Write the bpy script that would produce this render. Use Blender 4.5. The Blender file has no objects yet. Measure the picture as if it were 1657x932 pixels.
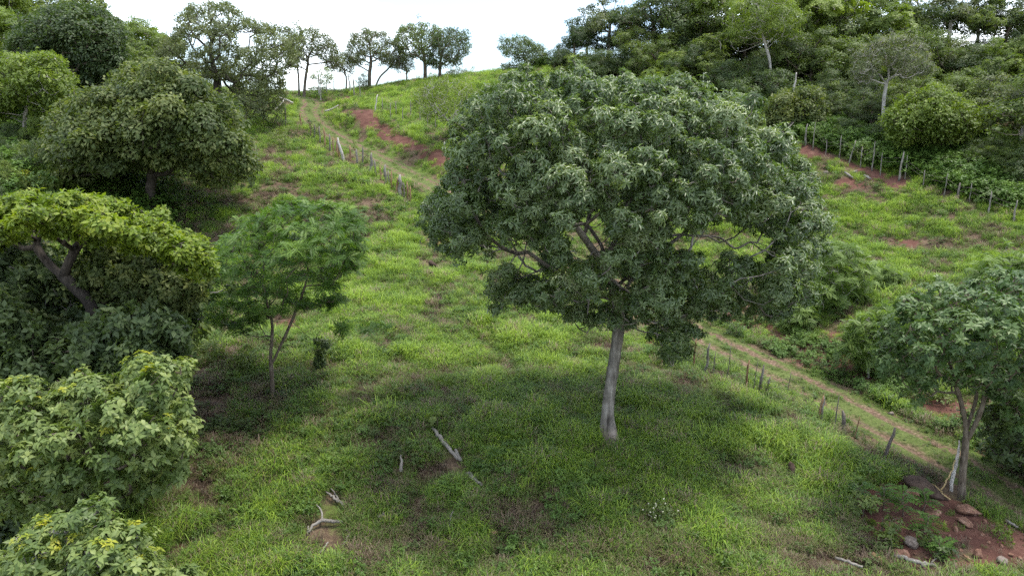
import bpy, math
import numpy as np
from mathutils import Vector, Matrix

# ------------------------------------------------------------------ camera, sky, sun, exposure
scene = bpy.context.scene
COL = scene.collection
HFOV, PITCH, CZ = math.radians(73.7), math.radians(12.0), 14.0
FPX = 828.5 / math.tan(HFOV / 2)
cam_d = bpy.data.cameras.new('camera')
cam_d.sensor_width = 36.0
cam_d.angle = HFOV
cam_d.clip_end = 3000
cam = bpy.data.objects.new('camera', cam_d)
cam.location = (0, 0, CZ)
cam.rotation_euler = (math.radians(90) - PITCH, 0, 0)
COL.objects.link(cam)
scene.camera = cam
scene.view_settings.view_transform = 'Standard'
scene.view_settings.look = 'None'
scene.view_settings.exposure = 1.3
scene.view_settings.gamma = 1.0
scene.cycles.use_denoising = False
scene.cycles.use_adaptive_sampling = False
scene.cycles.max_bounces = 6
scene.cycles.diffuse_bounces = 3
scene.cycles.glossy_bounces = 2
scene.cycles.transmission_bounces = 3
scene.cycles.transparent_max_bounces = 4
scene.cycles.sample_clamp_indirect = 4.0

SUN_TO = Vector((0.30, 0.06, 0.95)).normalized()
elev = math.asin(SUN_TO.z)
azim = math.atan2(SUN_TO.x, SUN_TO.y)
world = bpy.data.worlds.new('World')
scene.world = world
world.use_nodes = True
wt = world.node_tree
wt.nodes.clear()
def wn(t, **k):
    n = wt.nodes.new(t)
    for a, b in k.items(): setattr(n, a, b)
    return n
sky = wn('ShaderNodeTexSky', sky_type='NISHITA', sun_disc=False, sun_elevation=elev, sun_rotation=azim,
         air_density=1.0, dust_density=1.6, ozone_density=1.0)
tc = wn('ShaderNodeTexCoord')
mp = wn('ShaderNodeMapping')
mp.inputs['Scale'].default_value = (1.0, 1.0, 2.2)
mp.inputs['Location'].default_value = (0.35, 0.1, 0.2)
ns = wn('ShaderNodeTexNoise')
ns.inputs['Scale'].default_value = 2.6
ns.inputs['Detail'].default_value = 7
ns.inputs['Roughness'].default_value = 0.55
rp = wn('ShaderNodeValToRGB')
rp.color_ramp.elements[0].position = 0.45
rp.color_ramp.elements[1].position = 0.66
mx = wn('ShaderNodeMix', data_type='RGBA')
mx.inputs['B'].default_value = (11.6, 12.0, 12.5, 1)
bg = wn('ShaderNodeBackground')
bg.inputs['Strength'].default_value = 0.15
wo = wn('ShaderNodeOutputWorld')
L = wt.links.new
L(tc.outputs['Generated'], mp.inputs['Vector']); L(mp.outputs['Vector'], ns.inputs['Vector'])
L(ns.outputs['Fac'], rp.inputs['Fac']); L(rp.outputs['Color'], mx.inputs['Factor'])
L(sky.outputs['Color'], mx.inputs['A']); L(mx.outputs['Result'], bg.inputs['Color'])
L(bg.outputs['Background'], wo.inputs['Surface'])

sun_d = bpy.data.lights.new('sun', 'SUN')
sun_d.energy = 2.2
sun_d.angle = math.radians(11.0)
sun_d.color = (1.0, 0.95, 0.86)
sun = bpy.data.objects.new('sun', sun_d)
sun.rotation_euler = SUN_TO.to_track_quat('Z', 'Y').to_euler()
sun.location = (0, 0, 60)
COL.objects.link(sun)

# ------------------------------------------------------------------ helpers
RNG = np.random.default_rng(7)
cp, sp_ = math.cos(PITCH), math.sin(PITCH)

def ray(px, py):
    dx, dy = (px - 828.5) / FPX, (466.0 - py) / FPX
    return np.array([dx, cp + dy * sp_, -sp_ + dy * cp])

def P(px, py, Y):
    d = ray(px, py)
    return np.array([0, 0, CZ]) + d * (Y / d[1])

def hash2(ix, iy, seed):
    n = (ix.astype(np.int64) * 374761393 + iy.astype(np.int64) * 668265263 + seed * 1442695041) & 0x7fffffff
    n = ((n ^ (n >> 13)) * 1274126177) & 0x7fffffff
    n = (n ^ (n >> 16)) & 0xffff
    return n / 65535.0

def vnoise(x, y, scale, seed=0, octaves=3):
    x = np.asarray(x, float); y = np.asarray(y, float)
    out = np.zeros(np.broadcast(x, y).shape); amp, tot = 1.0, 0.0
    f = 1.0 / scale
    for o in range(octaves):
        X, Y = x * f + o * 17.3, y * f - o * 9.1
        ix, iy = np.floor(X), np.floor(Y)
        u, v = X - ix, Y - iy
        u = u * u * (3 - 2 * u); v = v * v * (3 - 2 * v)
        a, b = hash2(ix, iy, seed + o), hash2(ix + 1, iy, seed + o)
        c, d = hash2(ix, iy + 1, seed + o), hash2(ix + 1, iy + 1, seed + o)
        out += amp * ((a * (1 - u) + b * u) * (1 - v) + (c * (1 - u) + d * u) * v)
        tot += amp; amp *= 0.5; f *= 2.03
    return out / tot

def sstep(a, b, x):
    t = np.clip((np.asarray(x, float) - a) / (b - a), 0, 1)
    return t * t * (3 - 2 * t)

def mesh_np(name, V, faces, attrs=None, smooth=False, fattrs=None):
    """faces: list of (n,3)/(n,4) int arrays; attrs: {name: per-vertex float array}"""
    me = bpy.data.meshes.new(name)
    V = np.asarray(V, np.float32)
    me.vertices.add(len(V)); me.vertices.foreach_set('co', V.ravel())
    faces = [np.asarray(f, np.int32) for f in faces if len(f)]
    if faces:
        li = np.concatenate([f.ravel() for f in faces])
        tot = np.concatenate([np.full(len(f), f.shape[1], np.int32) for f in faces])
        st = np.concatenate([[0], np.cumsum(tot)[:-1]]).astype(np.int32)
        me.loops.add(len(li)); me.loops.foreach_set('vertex_index', li.astype(np.int32))
        me.polygons.add(len(tot)); me.polygons.foreach_set('loop_start', st); me.polygons.foreach_set('loop_total', tot)
        if smooth: me.polygons.foreach_set('use_smooth', np.ones(len(tot), bool))
    for k, a in (attrs or {}).items():
        at_ = me.attributes.new(k, 'FLOAT', 'POINT')
        at_.data.foreach_set('value', np.asarray(a, np.float32).ravel())
    me.update(); me.validate()
    return me

def link(name, me, mat=None, parent=None, loc=(0, 0, 0)):
    o = bpy.data.objects.new(name, me)
    if mat is not None and me is not None: 
        if not me.materials: me.materials.append(mat)
    COL.objects.link(o)
    o.location = loc
    if parent is not None: o.parent = parent
    return o

def tag(o, label, cat, group=None, kind=None):
    if label: o['label'] = label
    if cat: o['category'] = cat
    if group: o['group'] = group
    if kind: o['kind'] = kind
    return o

def thing(name, loc, label, cat, group=None):
    o = bpy.data.objects.new(name, None)
    o.empty_display_size = 0.3
    COL.objects.link(o); o.location = tuple(loc)
    return tag(o, label, cat, group)

class MB:
    def __init__(s): s.V = []; s.F = []; s.n = 0; s.A = []
    def add(s, V, F, a=None):
        V = np.asarray(V, float)
        s.V.append(V); s.F += [np.asarray(f) + s.n for f in F]; s.n += len(V)
        s.A.append(np.full(len(V), 0.5) if a is None else np.broadcast_to(a, len(V)))
    def mesh(s, name, smooth=True):
        q = [f for f in s.F if f.shape[1] == 4]; t = [f for f in s.F if f.shape[1] == 3]
        fs = ([np.concatenate(q)] if q else []) + ([np.concatenate(t)] if t else [])
        return mesh_np(name, np.concatenate(s.V), fs, {'tint': np.concatenate(s.A)}, smooth)

def tube(path, radii, sides=7, rough=0.0, rng=RNG, cap=True):
    P_ = np.asarray(path, float); n = len(P_)
    radii = np.broadcast_to(np.asarray(radii, float), n)
    T = np.gradient(P_, axis=0); T /= np.linalg.norm(T, axis=1)[:, None] + 1e-9
    ref = np.array([0.31, 0.95, 0.05]) if abs(T[0][1]) < 0.9 else np.array([1.0, 0, 0.1])
    V = []
    for i in range(n):
        a = np.cross(T[i], ref); a /= np.linalg.norm(a) + 1e-9
        b = np.cross(T[i], a); ref = np.cross(a, T[i]); 
        th = np.arange(sides) * 2 * math.pi / sides
        r = radii[i] * (1 + rough * rng.uniform(-1, 1, sides))
        V.append(P_[i] + (np.cos(th) * r)[:, None] * a + (np.sin(th) * r)[:, None] * b)
    V = np.concatenate(V)
    i = np.arange(n - 1)[:, None] * sides; j = np.arange(sides)[None]; k = (j + 1) % sides
    F = [np.stack([i + j, i + k, i + sides + k, i + sides + j], -1).reshape(-1, 4)]
    if cap:
        V = np.vstack([V, P_[0], P_[-1]]); j = np.arange(sides); k = (j + 1) % sides; e = (n - 1) * sides
        F.append(np.stack([np.full(sides, n * sides), k, j], -1)); F.append(np.stack([np.full(sides, n * sides + 1), e + j, e + k], -1))
    return V, F

def spline(pts, per=5):
    p = np.asarray(pts, float)
    if len(p) < 3:
        t = np.linspace(0, 1, per + 1)[:, None]; return p[0] * (1 - t) + p[-1] * t
    q = np.vstack([2 * p[0] - p[1], p, 2 * p[-1] - p[-2]]); out = []
    for i in range(1, len(q) - 2):
        for t in np.arange(per) / per:
            a, b, c, d = q[i - 1], q[i], q[i + 1], q[i + 2]
            out.append(0.5 * (2 * b + (c - a) * t + (2 * a - 5 * b + 4 * c - d) * t * t + (3 * b - 3 * c + d - a) * t ** 3))
    out.append(p[-1]); return np.array(out)

# ------------------------------------------------------------------ materials
def mat_new(name):
    m = bpy.data.materials.new(name); m.use_nodes = True
    nt = m.node_tree; nt.nodes.clear()
    return m, nt, nt.nodes.new('ShaderNodeOutputMaterial')

def ramp(nt, stops):
    r = nt.nodes.new('ShaderNodeValToRGB'); e = r.color_ramp.elements
    while len(e) < len(stops): e.new(0.5)
    for x, (p, c) in zip(e, stops): x.position = p; x.color = (*c, 1)
    return r

def math_n(nt, op, a, b=None, clamp=False):
    n = nt.nodes.new('ShaderNodeMath'); n.operation = op; n.use_clamp = clamp
    for i, v in enumerate((a, b)):
        if v is None: continue
        if isinstance(v, (int, float)): n.inputs[i].default_value = v
        else: nt.links.new(v, n.inputs[i])
    return n.outputs[0]

def leaf_mat(name, dark, mid, light, trans=0.45, rough=0.42, spec=0.5, tmul=(1.25, 1.35, 0.5), objvar=0.0):
    m, nt, out = mat_new(name); l = nt.links.new
    at_ = nt.nodes.new('ShaderNodeAttribute'); at_.attribute_name = 'tint'
    fac = at_.outputs['Fac']
    if objvar:
        oi = nt.nodes.new('ShaderNodeObjectInfo')
        fac = math_n(nt, 'ADD', fac, math_n(nt, 'MULTIPLY', math_n(nt, 'SUBTRACT', oi.outputs['Random'], 0.5), objvar), True)
    r = ramp(nt, [(0.0, dark), (0.5, mid), (1.0, light)]); l(fac, r.inputs['Fac'])
    b = nt.nodes.new('ShaderNodeBsdfPrincipled'); l(r.outputs['Color'], b.inputs['Base Color'])
    b.inputs['Roughness'].default_value = rough; b.inputs['Specular IOR Level'].default_value = spec
    t = nt.nodes.new('ShaderNodeBsdfTranslucent')
    mul = nt.nodes.new('ShaderNodeMix'); mul.data_type = 'RGBA'; mul.blend_type = 'MULTIPLY'; mul.inputs['Factor'].default_value = 1.0
    mul.clamp_result = False
    l(r.outputs['Color'], mul.inputs['A']); mul.inputs['B'].default_value = (*tmul, 1); l(mul.outputs['Result'], t.inputs['Color'])
    s = nt.nodes.new('ShaderNodeMixShader'); s.inputs['Fac'].default_value = trans
    l(b.outputs[0], s.inputs[1]); l(t.outputs[0], s.inputs[2]); l(s.outputs[0], out.inputs['Surface'])
    return m

def bark_mat(name, a, b, c=None, scale=14.0, stretch=0.18, bump=0.6, foot=None):
    m, nt, out = mat_new(name); l = nt.links.new
    tc = nt.nodes.new('ShaderNodeTexCoord'); mp = nt.nodes.new('ShaderNodeMapping')
    mp.inputs['Scale'].default_value = (1, 1, stretch); l(tc.outputs['Object'], mp.inputs['Vector'])
    n1 = nt.nodes.new('ShaderNodeTexNoise'); n1.inputs['Scale'].default_value = scale; n1.inputs['Detail'].default_value = 6
    n1.inputs['Roughness'].default_value = 0.65; l(mp.outputs[0], n1.inputs['Vector'])
    n2 = nt.nodes.new('ShaderNodeTexNoise'); n2.inputs['Scale'].default_value = 1.7; n2.inputs['Detail'].default_value = 4
    l(tc.outputs['Object'], n2.inputs['Vector'])
    f = math_n(nt, 'ADD', math_n(nt, 'MULTIPLY', n1.outputs['Fac'], 0.65), math_n(nt, 'MULTIPLY', n2.outputs['Fac'], 0.45))
    r = ramp(nt, [(0.40, a), (0.56, b), (0.70, c or b)]); l(f, r.inputs['Fac'])
    p = nt.nodes.new('ShaderNodeBsdfPrincipled'); p.inputs['Roughness'].default_value = 0.9; p.inputs['Specular IOR Level'].default_value = 0.15
    col = r.outputs['Color']
    if foot:      # earth splashed on the butt of the trunk
        sx = nt.nodes.new('ShaderNodeSeparateXYZ'); l(tc.outputs['Object'], sx.inputs[0])
        ff = math_n(nt, 'ADD', math_n(nt, 'SUBTRACT', .7, math_n(nt, 'MULTIPLY', sx.outputs['Z'], 1.0)), math_n(nt, 'MULTIPLY', math_n(nt, 'SUBTRACT', n2.outputs['Fac'], .5), 1.6))
        ff = math_n(nt, 'MULTIPLY', ff, .75, True); fm = nt.nodes.new('ShaderNodeMix'); fm.data_type = 'RGBA'; l(ff, fm.inputs['Factor']); l(col, fm.inputs['A']); fm.inputs['B'].default_value = (*foot, 1); col = fm.outputs['Result']
    l(col, p.inputs['Base Color'])
    bp = nt.nodes.new('ShaderNodeBump'); bp.inputs['Strength'].default_value = bump; bp.inputs['Distance'].default_value = 0.05
    l(n1.outputs['Fac'], bp.inputs['Height']); l(bp.outputs[0], p.inputs['Normal']); l(p.outputs[0], out.inputs['Surface'])
    return m

M = {}
M['silver'] = leaf_mat('silver_green_leaf', (0.044, 0.076, 0.022), (0.092, 0.142, 0.044), (0.215, 0.265, 0.125), trans=0.36, rough=0.42, spec=0.6)
M['roadside'] = leaf_mat('dull_green_leaf', (0.034, 0.07, 0.02), (0.072, 0.125, 0.036), (0.15, 0.21, 0.075), trans=0.36, rough=0.5, spec=0.35)
M['pale_feather'] = leaf_mat('pale_feathery_leaf', (0.07, 0.12, 0.025), (0.125, 0.19, 0.045), (0.2, 0.275, 0.075), trans=0.4, rough=0.5, spec=0.3)
M['olive'] = leaf_mat('olive_leaf', (0.042, 0.066, 0.018), (0.088, 0.118, 0.034), (0.175, 0.195, 0.062), trans=0.38, rough=0.55, spec=0.3)
M['feather'] = leaf_mat('feathery_green_leaf', (0.034, 0.076, 0.014), (0.068, 0.135, 0.022), (0.16, 0.25, 0.036), trans=0.38, rough=0.5, spec=0.3)
M['yellow_top'] = leaf_mat('yellow_green_leaf', (0.06, 0.09, 0.012), (0.13, 0.19, 0.02), (0.24, 0.28, 0.035), trans=0.42, rough=0.5, spec=0.3)
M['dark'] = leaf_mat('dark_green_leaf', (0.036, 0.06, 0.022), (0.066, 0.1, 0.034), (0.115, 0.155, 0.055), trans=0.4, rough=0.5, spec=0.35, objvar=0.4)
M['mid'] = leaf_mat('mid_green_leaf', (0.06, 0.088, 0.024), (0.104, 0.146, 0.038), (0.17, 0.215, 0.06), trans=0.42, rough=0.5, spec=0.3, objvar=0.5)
M['bright'] = leaf_mat('fresh_green_leaf', (0.075, 0.112, 0.02), (0.128, 0.18, 0.03), (0.2, 0.255, 0.045), trans=0.42, rough=0.5, spec=0.3, objvar=0.3)
M['grey'] = leaf_mat('grey_green_leaf', (0.06, 0.08, 0.035), (0.11, 0.135, 0.055), (0.17, 0.19, 0.085), trans=0.36, rough=0.55, spec=0.3, objvar=0.3)
M['broad'] = leaf_mat('broad_pale_leaf', (0.065, 0.105, 0.025), (0.125, 0.175, 0.045), (0.235, 0.28, 0.085), trans=0.36, rough=0.5, spec=0.35)
M['broad_yellow'] = leaf_mat('broad_yellow_leaf', (0.17, 0.22, 0.025), (0.27, 0.29, 0.03), (0.38, 0.35, 0.04), trans=0.36, rough=0.5, spec=0.3)
M['bark_grey'] = bark_mat('grey_bark', (0.055, 0.05, 0.045), (0.2, 0.185, 0.165), (0.3, 0.28, 0.25))
M['bark_dark'] = bark_mat('dark_bark', (0.02, 0.017, 0.014), (0.06, 0.05, 0.042), (0.1, 0.085, 0.07))
M['bark_brown'] = bark_mat('brown_bark', (0.05, 0.038, 0.028), (0.13, 0.105, 0.08), (0.2, 0.17, 0.135))
M['bark_trunk'] = bark_mat('grey_trunk_bark', (0.045, 0.039, 0.033), (0.17, 0.153, 0.134), (0.31, 0.285, 0.255), scale=7, stretch=.12, bump=1.0, foot=(0.24, 0.18, 0.135))
M['bark_limb'] = bark_mat('dark_limb_bark', (0.03, 0.026, 0.022), (0.095, 0.083, 0.07), (0.16, 0.145, 0.125))
M['bark_pale'] = bark_mat('pale_bark', (0.16, 0.145, 0.125), (0.36, 0.335, 0.3), (0.45, 0.43, 0.4))
M['wood_grey'] = bark_mat('weathered_wood', (0.065, 0.058, 0.05), (0.175, 0.16, 0.138), (0.28, 0.262, 0.235), scale=30)
M['wood_brown'] = bark_mat('brown_wood', (0.08, 0.05, 0.03), (0.22, 0.13, 0.075), (0.3, 0.22, 0.14), scale=30)
M['wood_dark'] = bark_mat('dark_wood', (0.05, 0.042, 0.036), (0.14, 0.12, 0.105), (0.24, 0.22, 0.2), scale=30)
M['cane'] = bark_mat('dry_cane', (0.26, 0.18, 0.08), (0.42, 0.32, 0.16), scale=30)
M['rock_brown'] = bark_mat('red_brown_rock', (0.09, 0.045, 0.03), (0.2, 0.11, 0.075), (0.3, 0.2, 0.15), scale=9, stretch=1)
M['rock_grey'] = bark_mat('grey_rock', (0.08, 0.062, 0.05), (0.19, 0.155, 0.13), (0.29, 0.25, 0.21), scale=9, stretch=1)
M['mound'] = bark_mat('dark_earth', (0.02, 0.014, 0.011), (0.06, 0.04, 0.03), (0.1, 0.07, 0.055), scale=8, stretch=1)
M['wire'] = bark_mat('rusty_wire', (0.1, 0.08, 0.07), (0.2, 0.17, 0.15), scale=30)

# ------------------------------------------------------------------ terrain height
CP = [(100,930,17),(830,932,18.5),(1250,930,18.2),(1420,930,18.4),(1600,930,18.6),(300,930,18),
 (300,800,21.5),(600,800,22),(985,800,22),(1250,800,22.8),
 (200,700,25),(440,700,25),(700,700,25.3),(985,700,25.5),(1250,700,26.3),
 (300,600,30),(600,600,31),(900,600,31.3),(1080,600,32),
 (300,500,37),(600,500,38.5),(850,500,38.5),
 (350,430,44),(650,430,45),(245,345,52),(450,350,53),(600,350,54.5),
 (450,280,63),(560,280,63),(400,200,78),(470,225,74),
 (592,178,83),(641,217,75.8),(735,224,71),(700,180,85),(700,136,100),(620,143,101),(540,152,103),(480,155,102),(760,126,104),(900,109,106),
 (850,250,70),(1100,170,86),(1200,200,77),(1300,230,69),(1400,275,62),(1500,310,57),(1657,355,50),
 (900,200,82),(1000,300,64),(1150,350,57),(1350,350,56.5),(1350,450,46.5),(1500,400,50),(1600,450,43.5),(1230,520,41.5),(1300,525,40.5),
 (1430,565,36.5),(1520,610,33.5),(1657,560,33.5),(1657,690,28.5),(1750,760,25.5),
 (60,300,50),(20,250,58),(200,250,66),(300,200,80),(420,170,90),(100,180,80),(0,400,41),(0,550,31),(0,800,20.5)]
TRK = [(300,140,118),(420,150,106),(490,160,98),(503,166,94.5),(500,181,90),(508,197,85.5),(530,212,81),(560,231,76.5),(600,250,71.8),(635,268,68),(665,283,65),(720,312,60.5),(800,357,55),
       (930,428,48),(1060,500,41.7),(1130,540,38.5),(1200,575,35.8),(1280,613,33.3),(1345,645,31.4),(1415,683,29.2),(1500,725,27.2),(1590,775,25),(1657,810,23.6),(1850,920,20.3)]
WP = [(45,75,2),(60,60,1),(30,112,12),(70,105,13),(20,135,10),(-5,140,6),(-60,130,9),(-30,138,5),(45,130,14),(-80,60,2),(-70,95,8),
      (0,0,-19.5),(-30,0,-17),(30,0,-19),(0,-40,-28),(60,-40,-28),(-60,-40,-26),(0,11,-15.3),(-50,30,-8),(60,30,-9),(90,60,0),(-110,60,4),(110,120,14),(-110,130,8),(0,170,-4),(110,170,2),(-110,170,-2)]
C = np.array([P(*c) for c in CP] + [P(*c) for c in TRK[1:-1:2]] + [(x, y, z + CZ) for x, y, z in WP])
def _U(r2): return 0.5 * r2 * np.log(r2 + 1e-9)
_n = len(C); _A = np.zeros((_n + 3, _n + 3)); _s = 40.0
_xy = C[:, :2] / _s
_d2 = ((_xy[:, None] - _xy[None]) ** 2).sum(-1)
_A[:_n, :_n] = _U(_d2) + np.eye(_n) * 0.0008
_A[:_n, _n] = 1; _A[:_n, _n + 1:] = _xy; _A[_n, :_n] = 1; _A[_n + 1:, :_n] = _xy.T
_W = np.linalg.solve(_A, np.concatenate([C[:, 2], [0, 0, 0]]))
def rbf(x, y):
    sh = np.shape(x)
    x = np.clip(np.ravel(x), -110, 110) / _s; y = np.clip(np.ravel(y), -45, 170) / _s
    out = np.empty(len(x))
    for i in range(0, len(x), 20000):
        a, b = x[i:i + 20000], y[i:i + 20000]
        d2 = (a[:, None] - _xy[:, 0]) ** 2 + (b[:, None] - _xy[:, 1]) ** 2
        out[i:i + 20000] = _U(d2) @ _W[:_n] + _W[_n] + a * _W[_n + 1] + b * _W[_n + 2]
    return out.reshape(sh)

def polyline_dist(x, y, pl):
    """distance to polyline, signed side (+ = right of travel), z interpolated, arclength"""
    x = np.asarray(x, float); y = np.asarray(y, float)
    best = np.full(x.shape, 1e9); zz = np.zeros(x.shape); sg = np.ones(x.shape); ss = np.zeros(x.shape); acc = 0
    for a, b in zip(pl[:-1], pl[1:]):
        ab = b[:2] - a[:2]; ln = math.hypot(*ab)
        t = np.clip(((x - a[0]) * ab[0] + (y - a[1]) * ab[1]) / (ln * ln), 0, 1)
        dx, dy = x - a[0] - ab[0] * t, y - a[1] - ab[1] * t
        d = np.hypot(dx, dy); m = d < best
        best = np.where(m, d, best); zz = np.where(m, a[2] + (b[2] - a[2]) * t, zz)
        sg = np.where(m, np.sign(ab[0] * (-dy) + ab[1] * dx), sg); ss = np.where(m, acc + ln * t, ss); acc += ln
    return best, sg, zz, ss

TRACK = spline([P(*c) for c in TRK], 4)
# even the long profile a little
_k = np.array([.25, .5, .25])
for _ in range(6): TRACK[1:-1, 2] = TRACK[:-2, 2] * .25 + TRACK[1:-1, 2] * .5 + TRACK[2:, 2] * .25

def height(x, y):
    x = np.asarray(x, float); y = np.asarray(y, float)
    h = rbf(x, y)
    n = (vnoise(x, y, 2.2, 3, 3) - 0.5) * 0.3 + (vnoise(x, y, 11, 5, 2) - 0.5) * 0.7
    d, s, tz, _ = polyline_dist(x, y, TRACK)
    w = 1 - sstep(1.45, 3.4, d)
    rut = -0.09 * np.exp(-((d - 0.75) / 0.22) ** 2)
    return (h + n * sstep(1.2, 4.0, d)) * (1 - w) + (tz + rut + (vnoise(x, y, 1.2, 8, 2) - .5) * .08) * w

def h1(x, y): return float(height(np.array([x]), np.array([y]))[0])

def at(px, py, y0=8.0, y1=150.0):
    d = ray(px, py); t = np.arange(y0, y1, 0.1) / d[1]
    x, y, z = d[0] * t, d[1] * t, CZ + d[2] * t
    hh = height(x, y); k = np.nonzero(z < hh)[0]
    if len(k) == 0: return None
    i = k[0]; return np.array([x[i], y[i], hh[i]])

def base(px, Y):
    x = (px - 828.5) / FPX * Y
    for _ in range(4):
        z = h1(x, Y); x = (px - 828.5) / FPX * (Y * cp - (z - CZ) * sp_)
    return np.array([x, Y, h1(x, Y)])

FENCE2 = np.array([at(*p) if at(*p) is not None else base(p[0], p[2]) for p in ((900,112,104),(1000,130,97),(1100,168,87),(1200,200,78),(1300,237,69),(1345,255,65),(1400,278,61),(1455,295,58),(1540,325,54),(1600,345,51),(1700,375,47)) for p in (p[:2],)])
FENCE2X = np.vstack([FENCE2, FENCE2[-1] + (FENCE2[-1] - FENCE2[-3]) * 4])

def in_poly(x, y, poly):
    x = np.asarray(x, float); y = np.asarray(y, float); c = np.zeros(x.shape, bool); n = len(poly)
    for i in range(n):
        x1, y1 = poly[i][:2]; x2, y2 = poly[i - 1][:2]
        c ^= ((y1 > y) != (y2 > y)) & (x < (x2 - x1) * (y - y1) / (y2 - y1 + 1e-12) + x1)
    return c

BANK_TOP = spline([at(*p) for p in ((566,181),(590,186),(612,206),(640,225),(680,240),(720,255),(756,278))], 4)
BANK_LOW = spline([at(*p) for p in ((1175,505),(1240,520),(1290,548),(1345,578),(1400,608),(1460,632),(1530,660))], 4)
SCAR = [at(*p) for p in ((1370,800),(1450,775),(1530,800),(1600,835),(1680,860),(1700,935),(1560,935),(1440,920),(1390,860))]
SCAR_C = np.mean(SCAR, axis=0)
SPOTS = [(at(*p), r) for p, r in (((300,885),.7),((860,120),1.5),((1150,110),2),((1000,125),3.5),((1055,560),1.0),((470,530),1.4),((905,545),.8),((960,570),.7),((715,395),1.6),((1200,525),1.5),
    ((1350,548),1.2),((1470,395),1.6),((1380,300),1.5),((1300,590),1.0),((495,170),1.2),((560,160),2.5)) if at(*p) is not None]

def soil_mask(x, y):
    """1 = bare red soil"""
    n = vnoise(x, y, 1.3, 21, 3); n2 = vnoise(x, y, 3.5, 22, 2)
    d, s, _, _ = polyline_dist(x, y, BANK_TOP); m = 1 - sstep(0.35, 1.4, d + (n - .5) * 1.9)
    d, s, _, _ = polyline_dist(x, y, BANK_LOW); m = np.maximum(m, 0.85 * (1 - sstep(0.5, 1.9, d + (n - .5) * 2.0)))
    d, s, _, _ = polyline_dist(x, y, FENCE2X[2:8]); m = np.maximum(m, (1 - sstep(0.4, 1.7, d + (n2 - .5) * 2.4)) * 0.95)
    ins = in_poly(x, y, SCAR)
    m = np.maximum(m, np.where(ins, sstep(0.40, 0.53, n * .6 + n2 * .4 + 0.10), 0))
    for c, r in SPOTS:
        dd = np.hypot(x - c[0], y - c[1]); m = np.maximum(m, 0.9 * (1 - sstep(r * .4, r, dd + (n - .5) * r)))
    return np.clip(m, 0, 1)

def forest_side(x, y):
    """metres beyond the upper fence (positive = inside the forest)"""
    d, s, _, _ = polyline_dist(x, y, FENCE2X)
    return d * -s

# orientation check for forest_side: a point well beyond the fence must be positive
FS = 1.0 if float(forest_side(np.array([45.]), np.array([75.]))[0]) > 0 else -1.0

def lush_shade_field(x, y):
    """0 = dry straw, 1 = lush green; also carries painted cloud shade in the near field"""
    a = vnoise(x, y, 4.0, 31, 3); b = vnoise(x, y, 1.1, 32, 2)
    g = 0.64 + (a - .5) * 0.95 + (b - .5) * 1.15
    def blob(px, py, rx, ry, amt):
        nonlocal g
        c = at(px, py)
        if c is None: return
        q = ((x - c[0]) / rx) ** 2 + ((y - c[1]) / ry) ** 2
        g = g + amt * np.exp(-q)
    blob(300, 640, 3, 4.5, -.3); blob(370, 700, 2.5, 2.5, -.2); blob(350, 330, 5, 7, -.3); blob(420, 240, 5, 8, -.25); blob(300, 800, 2, 3, -.25); blob(620, 830, 3, 2.5, .05)
    blob(620, 480, 4, 7, .22); blob(700, 600, 6, 5, .25); blob(1050, 760, 5, 4, .35); blob(1250, 700, 3, 3, .3); blob(900, 700, 4, 3, .2); blob(1450, 340, 8, 8, .12); blob(700, 150, 8, 12, .3)
    blob(1480, 400, 4, 4, -.28); blob(300, 545, 2.5, 4, -.1); blob(660, 200, 4, 6, -.2); blob(1290, 840, 2, 2, .1)
    g = g - .05 * (1 - sstep(22, 36, y)) + .06 * sstep(45, 80, y)  # cloud shade nearby and sunlight uphill, painted in as lower and higher lushness
    return np.clip(g, 0, 1)

def clump_field(x, y): return np.clip((vnoise(x, y, 1.05, 41, 3) - .5) * 1.5 + .5, 0, 1)
# ------------------------------------------------------------------ ground mesh
xs = np.concatenate([np.arange(-400, -110, 20), np.arange(-110, -44, 1.5), np.arange(-44, 44, 0.4), np.arange(44, 110, 1.5), np.arange(110, 401, 20)])
ys = np.concatenate([np.arange(-300, -20, 20), np.arange(-20, 12, 2), np.arange(12, 48, 0.28), np.arange(48, 112, 0.6), np.arange(112, 160, 2), np.arange(160, 501, 20)])
GX, GY = np.meshgrid(xs, ys)
GZ = height(GX, GY)
nx, ny = len(xs), len(ys)
ii = (np.arange(ny - 1)[:, None] * nx + np.arange(nx - 1)[None]).ravel()
quads = np.stack([ii, ii + 1, ii + nx + 1, ii + nx], -1)
soil = soil_mask(GX, GY); lush = lush_shade_field(GX, GY) * (.25 + .75 * sstep(.28, .5, clump_field(GX, GY))); fside = FS * forest_side(GX, GY)
me = mesh_np('hillside', np.stack([GX, GY, GZ], -1).reshape(-1, 3), [quads], {'soil': soil.ravel(), 'lush': lush.ravel()}, True)

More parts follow.
